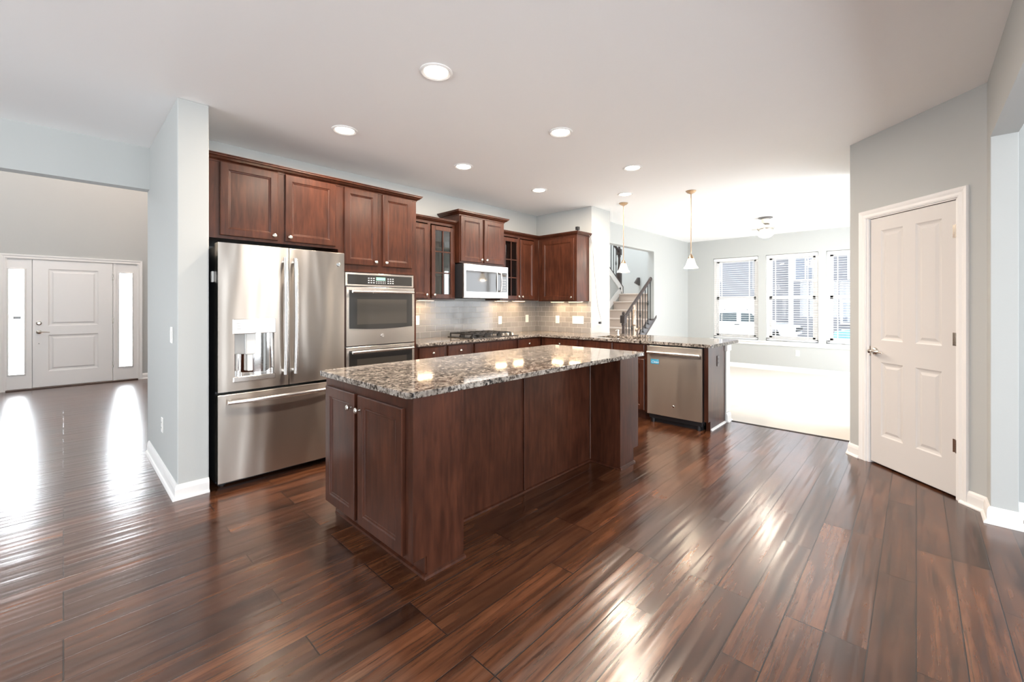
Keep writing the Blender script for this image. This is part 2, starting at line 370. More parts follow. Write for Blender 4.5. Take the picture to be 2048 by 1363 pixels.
# ------------------------------------------------------------------ the room shell
CZ = 2.743
YB, XR = 4.465, 5.159          # kitchen back wall and side wall
struct('floor', MB().box(-4.6, 5.19, -3.22, 10.3, -.12, 0), 'floor')
struct('floor_carpet', MB().box(5.19, 9.87, -.46, 6.3, -.12, .004), 'carpet')
struct('trim_1', MB().box(5.18, 5.2, .43, 1.6, 0, .006), 'slot')
struct('ceiling', MB().box(-4.6, 9.87, -3.22, 3.96, CZ, CZ+.2).box(-4.6, 5.65, 3.96, 5.21, CZ, CZ+.2), 'ceiling')
struct('ceiling_entry', MB().box(-2.42, 2.62, 5.0, 10.3, 5.4, 5.5), 'ceiling')
struct('wall_entry_upper', MB().box(-2.42, 2.62, 5.10, 5.21, CZ+.2, 5.4), 'wall')
struct('wall_kitchen', MB().box(.706, 5.65, YB, YB+.12, 0, CZ), 'wall')
struct('wall_fridge_side', MB().box(.53, .706, 3.697, 5.21, 0, CZ, .004), 'wall')
struct('wall_header', MB().box(-4.6, .53, 5.082, 5.21, 2.365, CZ).box(-4.6, -1.7, 5.082, 5.21, 0, 2.365), 'wall')
struct('wall_entry', MB().box(-2.3, -.60, 10.15, 10.3, 0, 5.4).box(.905, 2.5, 10.15, 10.3, 0, 5.4).box(-.60, .905, 10.15, 10.3, 2.06, 5.4), 'wall')
struct('wall_entry_left', MB().box(-2.42, -2.3, 5.21, 10.3, 0, 5.4), 'wall')
struct('wall_entry_right', MB().box(2.5, 2.62, 4.585, 10.3, 0, 5.4), 'wall')
struct('wall_chase', MB().box(XR, 5.65, 3.415, YB, 0, CZ, .004), 'wall')
struct('wall_left', MB().box(-4.75, -4.6, -3.22, .7, 0, CZ).box(-4.75, -4.6, 4.1, 5.21, 0, CZ).box(-4.75, -4.6, .7, 4.1, 0, .55).box(-4.75, -4.6, .7, 4.1, 2.45, CZ), 'wall')
struct('wall_morning_back', MB().box(-4.6, -1.7, -3.22, -3.1, 0, CZ).box(1.5, 2.42, -3.22, -3.1, 0, CZ).box(3.42, 4.2, -3.22, -3.1, 0, CZ).box(-1.7, 1.5, -3.22, -3.1, 0, .25).box(-1.7, 1.5, -3.22, -3.1, 2.35, CZ).box(2.42, 3.42, -3.22, -3.1, 2.14, CZ), 'wall')
struct('wall_morning_side', MB().box(4.05, 4.2, -3.1, -.445, 0, CZ), 'wall')
struct('wall_right', MB().box(3.844, 4.05, -.445, -.331, 0, CZ, .003).box(4.05, 6.2, -.445, -.331, 0, CZ).box(9.2, 9.87, -.445, -.331, 0, CZ).box(6.2, 9.2, -.445, -.331, 2.25, CZ).box(-4.6, 3.844, -.445, -.331, 2.349, CZ).box(-4.6, -2.2, -.445, -.331, 0, 2.349), 'wall')
# living room
struct('wall_living_left', MB().box(8.007, 9.724, 3.833, 3.96, 0, CZ).box(5.65, 8.007, 3.833, 3.96, 2.38, CZ).prism([(6.55, 0), (8.007, 0), (8.007, .985), (6.72, .06)], 3.833, 3.96, 'y'), 'wall')
wy = [(2.385, 3.27), (1.36, 2.245), (.35, 1.235)]
ww = MB().box(9.724, 9.87, -.445, 3.96, 0, .58).box(9.724, 9.87, -.445, 3.96, 2.33, CZ)
for a, b in ((3.27, 3.96), (2.245, 2.385), (1.235, 1.36), (-.445, .35)): ww.box(9.724, 9.87, a, b, .58, 2.33)
struct('wall_window', ww, 'wall')
# stairwell
SW = MB().box(5.65, 9.9, 6.1, 6.2, 0, 5.4).box(9.8, 9.9, 3.96, 6.1, 0, 5.4).box(5.55, 5.65, 3.96, 6.1, CZ, 5.4).box(5.65, 9.9, 3.90, 3.96, CZ+.2, 5.4).box(5.55, 5.65, 4.6, 6.2, 0, CZ)
struct('wall_stairwell', SW, 'wall')
struct('ceiling_stairwell', MB().box(5.5, 9.9, 3.9, 6.2, 5.4, 5.5), 'ceiling')
# pantry: diagonal wall with its door, seen at 45 degrees; local x runs from its far end to its near end
R45 = math.radians(-135)
pw = sroot('wall_pantry', (4.768, .433, 0), R45)
struct('wall_panel', MB().box(0, .19, 0, .11, 0, CZ).box(.90, 1.08, 0, .11, 0, CZ).box(.19, .90, 0, .11, 2.06, CZ), 'wall', pw)
struct('wall_pantry_return', MB().box(4.768, 5.9, .323, .433, 0, CZ).box(5.79, 5.9, -.331, .323, 0, CZ), 'wall')
struct('wall_peninsula', MB().box(5.085, 5.205, 1.575, 3.415, 0, .882), 'wall')

BASE = [(0, 0), (.016, 0), (.016, .07), (.012, .088), (.006, .098), (0, .1)]
SHOE = [(.016, 0), (.031, 0), (.030, .008), (.024, .016), (.016, .019)]
def base(name, path, shoe=True):
    o = sroot(name, (0, 0, 0)); struct('board', MB().sweep(path, BASE), 'trim', o)
    if shoe: struct('shoe_moulding', MB().sweep(path, SHOE), 'trim', o)
    return o
base('baseboard_fridge_side', [(.53, 5.082), (.53, 3.697), (.706, 3.697)])
base('baseboard_entry', [(.957, 10.15), (2.5, 10.15)])
base('baseboard_pantry_near', [(4.768-.934*.7071, .433-.934*.7071), (4.004, -.331)])
base('baseboard_pantry_far', [(5.2, .433), (4.768, .433), (4.768-.112*.7071, .433-.112*.7071)])
base('baseboard_jamb', [(4.004, -.331), (3.844, -.331), (3.844, -.445), (4.05, -.445), (4.05, -3.1)])
base('baseboard_window', [(9.724, 3.833), (9.724, -.331)], False)
base('baseboard_living_left', [(8.007, 3.833), (9.724, 3.833)], False)
base('baseboard_header_side', [(-4.6, 5.082), (-1.7, 5.082)])
base('baseboard_peninsula', [(5.09, 1.575), (5.205, 1.575), (5.205, 3.415)])
struct('trim_2', MB().box(5.085, 5.21, 1.570, 1.578, .11, .80, .002).box(5.075, 5.225, 1.555, 1.60, .80, .876, .012, 2), 'trim')
# backsplash tile
struct('trim_3', MB().box(2.521, XR-.008, YB-.008, YB, .914, 1.376), 'tile_x')
struct('trim_4', MB().box(XR-.008, XR, 3.43, YB-.008, .914, 1.376), 'tile_y')

# ------------------------------------------------------------------ windows, blinds and the sill of the living room
for i, (a, b) in enumerate(wy):
    w = sroot('window_%d' % (i+1), (9.80, (a+b)/2, .60)); L = (b-a)/2; H = 1.73
    f = MB()
    for s in (-1, 1): f.box(-.035, .06, s*L-(.05 if s > 0 else 0), s*L+(.05 if s < 0 else 0), 0, H)
    f.box(-.035, .06, -L, L, H-.05, H).box(-.035, .06, -L, L, 0, .05); f.build('window_frame', 'trim', w)
    for k, (z0, z1, dx) in enumerate(((.05, .88, -.005), (.85, H-.05, .02))):
        s_ = MB()
        s_.box(dx, dx+.03, -L+.05, -L+.095, z0, z1).box(dx, dx+.03, L-.095, L-.05, z0, z1).box(dx, dx+.03, -L+.05, L-.05, z0, z0+.045).box(dx, dx+.03, -L+.05, L-.05, z1-.045, z1)
        so = s_.build('window_sash', 'trim', w)
        MB().box(dx+.012, dx+.016, -L+.09, L-.09, z0+.04, z1-.04).build('pane', 'glass', so)
st = sroot('trim_5', (9.724, 1.8, .58))
MB().box(-.045, .10, -1.52, 1.54, -.018, .012, .004).build('sill', 'trim', st); MB().box(-.02, 0, -1.49, 1.51, -.075, -.018, .003).build('apron', 'trim', st)
BL = ['white slatted blind in the window nearest the stair wall', 'white slatted blind in the middle window, white truck hood behind it', 'white slatted blind in the window beside the pantry wall']
def make_blind(L, label):
    r = thing('window_blind', (9.748, 0, .605), label, 'window blind', group='blinds in the living room windows')
    MB().box(-.028, .028, -L+.006, L-.006, 1.655, 1.715, .004).build('headrail', 'blind', r)
    s = MB(); n = 36
    for k in range(n):
        z = .05 + k*(1.60/n); t = math.radians(6)
        s.prism([(-.022*math.cos(t), z-.022*math.sin(t)), (.022*math.cos(t), z+.022*math.sin(t)), (.022*math.cos(t), z+.022*math.sin(t)+.003), (-.022*math.cos(t), z-.022*math.sin(t)+.003)], -L+.01, L-.01, 'y')
    s.build('slats', 'blind', r)
    MB().box(-.024, .024, -L+.008, L-.008, .008, .03, .004).build('bottom_rail', 'blind', r)
    c = MB()
    for y in (-L*.62, L*.62):
        for x in (-.025, .025): c.box(x-.001, x+.001, y-.004, y+.004, .03, 1.66)
    c.build('ladder_tape', 'blind', r)
    MB().tube([(-.036, -L+.09, 1.64), (-.038, -L+.09, 1.05)], .004).build('tilt_wand', 'blind', r)
    return r
b0 = None
for i, (a, b) in enumerate(wy):
    if b0 is None: b0 = o = make_blind((b-a)/2-.002, BL[0])
    else: o = copy_tree(b0); o['label'] = BL[i]
    o.location.y = (a+b)/2

# morning room and great room glazing (behind the camera, seen in reflections)
g = sroot('window_4', (0, -3.16, 0)); MB().box(-1.7, 1.5, -.03, .03, .25, .31).box(-1.7, 1.5, -.03, .03, 2.29, 2.35).box(-1.7, -1.64, -.03, .03, .31, 2.29).box(1.44, 1.5, -.03, .03, .31, 2.29).box(-.66, -.6, -.03, .03, .31, 2.29).box(.4, .46, -.03, .03, .31, 2.29).build('window_frame', 'trim', g)
g = sroot('door_3', (0, -3.13, 0)); MB().box(2.42, 2.48, -.03, .03, 0, 2.14).box(3.36, 3.42, -.03, .03, 0, 2.14).box(2.48, 3.36, -.03, .03, 2.06, 2.14).box(2.48, 3.36, -.03, .03, 0, .1).box(2.84, 2.94, -.03, .03, .1, 2.06).build('door_frame', 'trim', g)
g = sroot('added_door_4', (0, -.385, 0)); MB().box(6.2, 6.28, -.03, .03, 0, 2.25).box(9.12, 9.2, -.03, .03, 0, 2.25).box(6.28, 9.12, -.03, .03, 2.17, 2.25).box(6.28, 9.12, -.03, .03, 0, .1).box(7.66, 7.74, -.03, .03, .1, 2.17).build('door_frame', 'trim', g)  # invented patio door frame, out of view, for the added living room light
g = sroot('window_5', (-4.67, 0, 0)); MB().box(-.03, .03, .7, .78, .55, 2.45).box(-.03, .03, 4.02, 4.1, .55, 2.45).box(-.03, .03, .78, 4.02, .55, .63).box(-.03, .03, .78, 4.02, 2.37, 2.45).box(-.03, .03, 2.36, 2.44, .63, 2.37).build('window_frame', 'trim', g)

# ------------------------------------------------------------------ doors
CAS = [(0, 0), (0, -.012), (.012, -.016), (.03, -.013), (.045, -.018), (.062, -.020), (.066, -.012), (.066, 0)]
def casing(parent, x0, x1, z1):
    MB().sweep([(x0, 0), (x0, z1), (x1, z1), (x1, 0)], [(-o, c) for o, c in CAS], lambda a, b, c: (a, c, b)).build('casing', 'trim', parent)
def lever(parent, x, z, y, dirx, name='lever_handle'):
    h = MB().lathe([(.032, y), (.032, y-.006), (.026, y-.014), (.012, y-.018), (.011, y-.05), (.016, y-.056), (.001, y-.06)], (x, 0, z), 'y', 20)
    h.tube([(x, y-.048, z), (x+dirx*.03, y-.052, z+.003), (x+dirx*.07, y-.05, z+.001), (x+dirx*.115, y-.042, z-.006)], [.010, .009, .007, .005], 8)
    return h.build(name, 'nickel', parent, True)
PN = [(.010, .006), (.022, .009), (.030, .009), (.048, .003)]
# pantry door
dr = sroot('door_1', (4.768, .433, 0), R45)
casing(dr, .178, .912, 2.054)
MB().box(.178, .196, -.002, .11, 0, 2.06).box(.894, .912, -.002, .11, 0, 2.06).box(.19, .90, -.002, .11, 2.046, 2.06).build('jamb', 'trim', dr)
pan = [(.296, .492, 1.035, 1.936, PN), (.596, .786, 1.035, 1.936, PN), (.282, .478, .249, .858, PN), (.586, .776, .249, .858, PN)]
pan = [(.298, .492, 1.035, 1.936, PN), (.594, .788, 1.035, 1.936, PN), (.298, .492, .249, .855, PN), (.594, .788, .249, .855, PN)]
leaf = MB().slab(.199, .891, .014, 2.043, .012, .035, pan).build('door_leaf', 'door', dr)
lv = lever(leaf, .245, .94, .012, 1, 'lever_handle')
MB().box(.1945, .1985, .006, .03, .90, .98).build('strike_plate', 'nickel', dr)
for z in (.36, 1.09, 1.83): MB().lathe([(.007, -.045), (.007, .045)], (.893, .004, z), 'z', 10).box(.862, .892, .010, .0125, z-.045, z+.045).build('hinge', 'nickel', leaf, True)
# entry door with sidelights
ed = sroot('door_2', (0, 10.15, 0))
casing(ed, -.592, .897, 2.036)
MB().box(-.60, -.585, -.004, .15, 0, 2.05).box(.89, .905, -.004, .15, 0, 2.05).box(-.6, .905, -.004, .15, 2.04, 2.06).box(-.372, -.335, -.004, .12, 0, 2.05).box(.585, .622, -.004, .12, 0, 2.05).box(-.375, -.315, .046, .12, 0, 2.05).box(.565, .625, .046, .12, 0, 2.05).box(-.60, -.575, .046, .15, 0, 2.05).box(.88, .905, .046, .15, 0, 2.05).box(-.60, .905, .046, .15, 2.025, 2.06).box(-.60, .905, .046, .15, 0, .03).build('jamb', 'trim', ed)
PE = [(.014, .007), (.03, .009), (.04, .009), (.06, .002)]
el = MB().slab(-.33, .58, .022, 2.036, .0, .044, [(-.165, .405, .985, 1.895, PE), (-.165, .405, .262, .845, PE)]).build('door_leaf', 'trim', ed)
lever(el, -.262, .892, .0, 1, 'lever_handle')
MB().lathe([(.032, 0), (.032, -.01), (.026, -.014), (.010, -.014)], (-.262, 0, 1.035), 'y', 20).box(-.282, -.242, -.026, -.012, 1.029, 1.041, .004).build('deadbolt', 'nickel', el, True)
MB().lathe([(.006, .0), (.006, -.004)], (-.262, 0, .71), 'y', 10).build('screw_hole', 'slot', el)
for z in (.3, 1.05, 1.80): MB().lathe([(.008, -.05), (.008, .05)], (.583, -.004, z), 'z', 10).build('hinge', 'nickel', el, True)
MB().box(-.60, .905, -.03, .12, 0, .02, .005).build('threshold', plain('bronze_threshold', (.09, .055, .04), .4), ed)
for i, (x0, x1, gx0, gx1) in enumerate(((-.585, -.372, -.567, -.412), (.622, .89, .660, .826))):
    sl = MB().box(x0, gx0, .005, .045, .022, 2.036).box(gx1, x1, .005, .045, .022, 2.036).box(gx0, gx1, .005, .045, .022, .251).box(gx0, gx1, .005, .045, 1.869, 2.036)
    sl.sweep([(gx0, .251), (gx0, 1.869), (gx1, 1.869), (gx1, .251)], [(0, .006), (0, -.004), (-.012, -.006), (-.022, .006)], lambda a, b, c: (a, c, b), True)
    sl = sl.build('sidelight', 'trim', ed)
    MB().box(gx0-.004, gx1+.004, .02, .026, .248, 1.872).build('pane', 'glass', sl)
    if i == 0: MB().box(-.525, -.445, .016, .0195, 1.105, 1.145).build('glass_sticker', 'greyprint', sl)

# ------------------------------------------------------------------ cabinets
FW = .052
def door_prof(fw=FW): return [(fw, 0), (fw+.006, .005), (fw+.013, .007), (fw+.016, .010)]
def knob(parent, x, z, y=-.02):
    return MB().lathe([(.007, y), (.0055, y-.012), (.009, y-.017), (.0155, y-.021), (.0165, y-.026), (.012, y-.031), (.001, y-.033)], (x, 0, z), 'y', 18).build('knob', 'nickel', parent, True)
def cab_door(parent, x0, x1, z0, z1, kn=None, name='door', fw=FW, y=-.0195, t=.0190):
    d = MB().slab(x0, x1, z0, z1, y, t, [(x0+fw, x1-fw, z0+fw, z1-fw, [(.006, .005), (.013, .007), (.017, .010)])], .005).build(name, 'wood', parent)
    if kn: knob(d, kn[0], kn[1], y)
    return d
def drawer(parent, x0, x1, z0, z1, kn=True, name='drawer'):
    d = MB().slab(x0, x1, z0, z1, -.0195, .019, [(x0+.012, x1-.012, z0+.012, z1-.012, [(.01, .0)])], .006).build(name, 'wood', parent)
    if kn: knob(d, (x0+x1)/2, (z0+z1)/2, -.0195)
    return d
def glass_door(parent, x0, x1, z0, z1, kn, fw=FW, lites=(2, 3)):
    d = MB().box(x0, x0+fw, -.0195, -.0005, z0, z1, .003).box(x1-fw, x1, -.0195, -.0005, z0, z1, .003).box(x0+fw, x1-fw, -.0195, -.0005, z0, z0+fw, .003).box(x0+fw, x1-fw, -.0195, -.0005, z1-fw, z1, .003)
    d = d.build('glass_door', 'wood', parent); m = MB(); a, b, c, e = x0+fw, x1-fw, z0+fw, z1-fw
    for i in range(1, lites[0]): x = a+(b-a)*i/lites[0]; m.box(x-.007, x+.007, -.017, -.008, c, e, .002)
    for i in range(1, lites[1]): z = c+(e-c)*i/lites[1]; m.box(a, b, -.0165, -.0085, z-.007, z+.007, .002)
    m.build('muntins', 'wood', d); MB().box(a-.004, b+.004, -.0075, -.0045, c-.004, e+.004).build('glass_pane', 'cabglass', d)
    knob(d, *kn); return d
CROWN = [(0, 0), (.006, 0), (.006, .008), (.012, .014), (.024, .020), (.036, .032), (.046, .038), (.046, .046), (.052, .05), (.052, .056), (0, .056)]
def crown(parent, path, z, k=1.0): return MB().sweep(path, [(o*k, z+c*k) for o, c in CROWN]).build('crown_molding', 'wood', parent)
def hollow(parent, W_, D_, z0, z1, shelves=2, x0=0):
    t = .018
    MB().box(x0, x0+t, 0, D_, z0, z1).box(x0+W_-t, x0+W_, 0, D_, z0, z1).box(x0+t, x0+W_-t, 0, D_, z0, z0+.03).box(x0+t, x0+W_-t, 0, D_, z1-.03, z1).box(x0+t, x0+W_-t, D_-.01, D_, z0+.03, z1-.03).build('body', 'wood', parent)
    s = MB()
    for i in range(shelves): z = z0+(z1-z0)*(i+1)/(shelves+1); s.box(x0+t, x0+W_-t, .02, D_-.012, z, z+.018)
    s.build('shelf', 'cabinet_inside', parent)

# over the refrigerator
c = thing('refrigerator_cabinet', (.725, 3.855, 1.83), 'reddish-brown two-door wall cabinet directly above the steel refrigerator', 'cabinet')
MB().box(0, .975, 0, .608, 0, .6).build('body', 'wood', c)
cab_door(c, .076, .474, .022, .578, (.442, .058)); cab_door(c, .528, .946, .022, .578, (.560, .058))
crown(c, [(-.0, 0), (.975, 0)], .575)
# tall oven cabinet
c = thing('oven_cabinet', (1.70, 3.855, 0), 'tall reddish-brown cabinet that holds the built-in double wall oven', 'cabinet')
MB().box(0, .05, 0, .608, .1, 2.43).box(.782, .821, 0, .608, .1, 2.43).box(.05, .782, 0, .608, 1.635, 2.43).box(.05, .782, 0, .608, .1, .36).box(.05, .782, .55, .608, .36, 1.635).box(.02, .80, .07, .608, 0, .1).build('body', 'wood', c)
cab_door(c, .05, .382, 1.70, 2.407, (.352, 1.735)); cab_door(c, .433, .762, 1.70, 2.407, (.463, 1.735))
drawer(c, .06, .76, .12, .345)
crown(c, [(0, 0), (.821, 0), (.821, .608)], 2.405)
# upper cabinets on the back wall
c = thing('wall_cabinet', (2.523, 4.16, 1.385), 'brown wall cabinet between the oven and microwave, right door six-pane glass', 'cabinet', group='wall cabinets over the worktop')
hollow(c, .752, .303, 0, .92); MB().box(.352, .392, -.0005, .02, .03, .89).box(.018, .05, -.0005, .02, .03, .89).box(.715, .734, -.0005, .02, .03, .89).build('face_frame', 'wood', c)
cab_door(c, .04, .352, .015, .872, (.322, .055)); glass_door(c, .398, .726, .015, .872, (.428, .055))
crown(c, [(0, 0), (.752, 0)], .905)
c = thing('wall_cabinet', (3.283, 4.085, 1.84), 'tallest-topped brown two-door wall cabinet, directly above the microwave', 'cabinet', group='wall cabinets over the worktop')
MB().box(0, .765, 0, .378, 0, .6).build('body', 'wood', c)
cab_door(c, .018, .370, .018, .575, (.340, .055)); cab_door(c, .398, .748, .018, .575, (.428, .055))
crown(c, [(0, .378), (0, 0), (.765, 0), (.765, .378)], .58, 1.05)
c = thing('wall_cabinet', (4.052, 4.16, 1.385), 'brown wall cabinet right of the microwave, left door six-pane glass, in the corner', 'cabinet', group='wall cabinets over the worktop')
hollow(c, .80, .303, 0, .92); MB().box(.352, .39, -.0005, .02, .03, .89).box(.70, .782, -.0005, .02, .03, .89).box(.018, .045, -.0005, .02, .03, .89).build('face_frame', 'wood', c)
glass_door(c, .035, .366, .015, .872, (.338, .055)); cab_door(c, .388, .692, .015, .872, (.416, .055))
crown(c, [(0, 0), (.80, 0)], .905)
# upper on the side wall, facing the room along -x; local x runs toward the camera
c = thing('wall_cabinet', (4.855, 4.159, 1.375), 'dark reddish single-door wall cabinet on the side wall, small black camera on top', 'cabinet', rz=-PI/2, group='wall cabinets over the worktop')
MB().box(0, .70, 0, .303, 0, .93).build('body', 'wood', c)
cab_door(c, .074, .66, .012, .885, (.628, .055))
crown(c, [(0, 0), (.70, 0), (.70, .303)], .915)

# base cabinets, back run
def base_cab(x, W_, label, drawers, doors, loc=None, rz=0, D=.608, sink=False):
    c = thing('base_cabinet', loc or (x, 3.855, 0), label, 'cabinet', rz, group='base cabinets under the L-shaped worktop')
    m = MB().box(0, W_, .075, D, 0, .1)
    if sink: m.box(0, .02, 0, D, .1, .880).box(W_-.02, W_, 0, D, .1, .880).box(.02, W_-.02, 0, .02, .1, .880).box(.02, W_-.02, D-.012, D, .1, .880).box(.02, W_-.02, .02, D-.012, .1, .12)
    else: m.box(0, W_, 0, D, .1, .880)
    m.build('body', 'wood', c)
    for a, b, k in drawers: drawer(c, a, b, .737, .866, k, 'drawer' if k else 'false_drawer_front')
    for a, b, kx in doors: cab_door(c, a, b, .115, .70, (kx, .66))
    return c
base_cab(2.523, .765, 'brown base cabinet beside the oven with two short knobbed drawers', [(.03, .357, True), (.407, .734, True)], [(.03, .357, .325), (.407, .734, .44)])
base_cab(3.290, .755, 'brown base cabinet under the gas cooktop with one wide plain drawer front', [(.03, .724, False)], [(.03, .365, .335), (.388, .724, .42)])
base_cab(4.047, .502, 'brown base cabinet in the corner right of the cooktop with one knobbed drawer', [(.024, .417, True)], [(.024, .417, .06)])
# base cabinets, side run
base_cab(0, .68, 'dark brown base cabinet left of the sink with one knobbed drawer', [(.07, .62, True)], [(.07, .62, .58)], (4.549, 3.84, 0), -PI/2, .53)
base_cab(0, .905, 'dark brown sink base cabinet with two knobless false drawer fronts', [(.03, .452, False), (.475, .87, False)], [(.03, .452, .42), (.475, .87, .51)], (4.549, 3.158, 0), -PI/2, .53, True)
ep = thing('peninsula_end_panel', (4.56, 1.584, 0), 'flat brown panel closing the peninsula end beside the dishwasher', 'cabinet panel')
MB().prism([(0, .1), (.06, .1), (.06, 0), (.523, 0), (.523, .88), (0, .88)], 0, .043, 'y').build('panel', 'wood', ep)
MB().sweep([(.07, 0), (.523, 0)], [(0, 0), (.016, 0), (.012, .012), (0, .018)]).build('shoe_moulding', 'trim', ep)

# worktops
def rounded(pts, rad, n=6):
    out = []; k = len(pts)
    for i, p in enumerate(pts):
        r = rad[i] if hasattr(rad, '__len__') else rad
        p = Vector(p); a = (Vector(pts[i-1])-p).normalized(); b = (Vector(pts[(i+1) % k])-p).normalized()
        if r <= 0: out.append(tuple(p)); continue
        s = p+a*r; e = p+b*r
        for j in range(n+1):
            t = j/n; out.append(tuple(s*(1-t)**2 + p*2*t*(1-t) + e*t**2))
    return out
ct = thing('worktop', (0, 0, .882), 'L-shaped speckled granite worktop running from the oven round to the peninsula end', 'worktop')
MB().prism([(2.523, 3.817), (4.511, 3.817), (XR-.009, 3.817), (XR-.009, YB-.009), (2.523, YB-.009)], 0, .032, 'z', .006).build('worktop_slab', 'granite', ct)
# side run with the sink cut-out
SX0, SX1, SY0, SY1 = 4.63, 5.03, 2.42, 3.02
MB().box(4.511, SX0, 1.56, 3.8165, 0, .032).box(SX1, 5.15, SY0, 3.8165, 0, .032).box(SX0, SX1, SY1, 3.8165, 0, .032).box(SX0, SX1, 1.56, SY0, 0, .032).box(SX1, 5.406, 1.56, SY0, 0, .032).box(5.15, 5.406, SY0, 3.412, 0, .032).prism(rounded([(4.511, 1.56), (4.511, 1.53), (5.406, 1.53), (5.406, 1.56)], [0, .026, .026, 0]), 0, .032, 'z').build('peninsula_slab', 'granite', ct)

# ------------------------------------------------------------------ island
isl = thing('kitchen_island', (1.14, 1.755, 0), 'dark brown kitchen island with two doors on its near end and recessed panelled back', 'kitchen island')
# local x: 0 .. 2.215 along the room, local y: 0 .. 1.0 toward the cooktop wall
MB().box(0, .285, .006, 1.0, .102, .880).box(.07, .285, .006, .995, 0, .102).build('end_cabinet', 'wood', isl)
MB().prism([(-.012, .102), (.065, .102), (.065, 0), (.285, 0), (.285, .880), (-.012, .880)], -.006, .006, 'y').build('end_panel', 'wood', isl, label='flat panel beside the two doors')
MB().box(.285, .30, .0, .29, 0, .880).build('end_cabinet_side', 'wood', isl)
for a, b in ((.30, 1.072), (1.088, 1.905)): MB().box(a, b, .284, .30, 0, .880).build('back_panel', 'wood', isl)
MB().box(1.071, 1.089, .270, .286, .02, .880, .003).build('seam_batten', 'wood', isl)
MB().box(1.897, 1.917, .27, .286, .02, .880, .003).build('seam_batten', 'wood', isl)
MB().box(.285, 1.92, .30, .99, .1, .880).box(.285, 1.92, .30, .92, 0, .1).build('body', 'wood', isl)
MB().box(1.917, 2.205, .006, 1.0, .115, .880).box(1.917, 2.125, .006, 1.0, 0, .115).build('far_cabinet', 'wood', isl)
MB().prism([(1.913, 0), (2.130, 0), (2.130, .118), (2.212, .118), (2.212, .880), (1.913, .880)], -.006, .006, 'y').build('end_panel', 'wood', isl)
MB().box(1.911, 1.917, .006, .284, 0, .880).build('far_cabinet_side', 'wood', isl)
SM = [(0, 0), (.015, 0), (.012, .011), (0, .017)]
MB().sweep([(.058, .97), (.058, -.006), (.300, -.006)], [(o, c) for o, c in SM]).build('shoe_moulding', 'wood', isl)
MB().sweep([(.300, .284), (1.911, .284), (1.911, -.006), (2.14, -.006)], SM).build('shoe_moulding', 'wood', isl)
MB().box(.058, .07, .0, .995, 0, .102).build('toe_kick', 'wood', isl)
# doors face -x: built flat then turned
def turned(o): o.rotation_euler = (0, 0, -PI/2); o.location = (0, 1.0, 0); return o
for a, b, kx in ((.03, .415, .385), (.457, .918, .487)): turned(cab_door(isl, a, b, .098, .820, (kx, .742), fw=.058))
it = tag(MB().prism(rounded([(1.095, 1.735), (3.455, 1.735), (3.455, 2.765), (1.095, 2.765)], .035), .882, .914, 'z', .004).build('island_worktop', 'granite'), 'long speckled granite slab on top of the kitchen island', 'worktop')

# ------------------------------------------------------------------ refrigerator
fr = thing('refrigerator', (.742, 3.61, 0), 'stainless French-door refrigerator with water dispenser and bottom freezer drawer', 'refrigerator')
FWD = .905
MB().box(.004, FWD-.004, .105, .80, .03, 1.75, .004).build('body', 'sidesteel', fr)
MB().box(.012, FWD-.012, .098, .106, .06, 1.74).build('gasket', 'black', fr)
def bowed(x0, x1, z0, z1, bow, t=.095, n=12, xc=None, span=None):
    xc = xc if xc is not None else (x0+x1)/2; span = span or (x1-x0)/2
    f = lambda x: bow*((x-xc)/span)**2
    front = [(x0+(x1-x0)*i/n, f(x0+(x1-x0)*i/n)) for i in range(n+1)]
    return MB().prism(front + [(x1, t), (x0, t)], z0, z1, 'z', .006, 2)
XC = FWD/2
# left door with an opening for the dispenser
dx0, dx1, dz0, dz1 = .100, .358, .790, 1.115
def dpart(x0, x1, z0, z1):
    n = 8; f = lambda x: .004*((x-XC)/XC)**2
    return [(x0+(x1-x0)*i/n, f(x0+(x1-x0)*i/n)) for i in range(n+1)] + [(x1, .095), (x0, .095)]
ld = MB(); xe = .4605
ld.prism(dpart(.0, dx0, 0, 0), dz0, dz1, 'z').prism(dpart(dx1, xe, 0, 0), dz0, dz1, 'z').prism(dpart(0, xe, 0, 0), .702, dz0, 'z').prism(dpart(0, xe, 0, 0), dz1, 1.770, 'z')
ld = ld.build('door', 'steel', fr)
rd = bowed(.4655, FWD, .702, 1.770, .004, xc=XC, span=XC).build('door', 'steel', fr)
def bar_handle(parent, p0, p1, out, bow, r=.0135, name='handle'):
    P0, P1 = Vector(p0), Vector(p1); n = 12; m = MB()
    pts = []
    for i in range(n+1):
        t = i/n; pts.append(P0.lerp(P1, t) + Vector(out)*(1 + bow*(1-(2*t-1)**2)))
    m.tube(pts, r, 10)
    for q in (0.03, .97):
        b_ = P0.lerp(P1, q); m.tube([b_ + Vector(out)*-.02, b_ + Vector(out)*(1 + bow*.1)], r*.8, 8)
    return m.build(name, 'steel_flat', parent, True)
bar_handle(ld, (.427, .003, .790), (.427, .003, 1.690), (0, -.045, 0), .45, .0165)
bar_handle(rd, (.499, .003, .790), (.499, .003, 1.690), (0, -.045, 0), .45, .0165)
fz = bowed(0, FWD, .054, .684, .004).build('freezer_drawer', 'steel', fr)
bar_handle(fz, (.05, .003, .632), (.855, .003, .632), (0, -.045, 0), .55, .0155)
MB().lathe([(.017, .006), (.017, -.001), (.014, -.003), (.012, -.001), (.001, -.001)], (.852, 0, 1.668), 'y', 20).build('badge', 'chrome', rd, True)
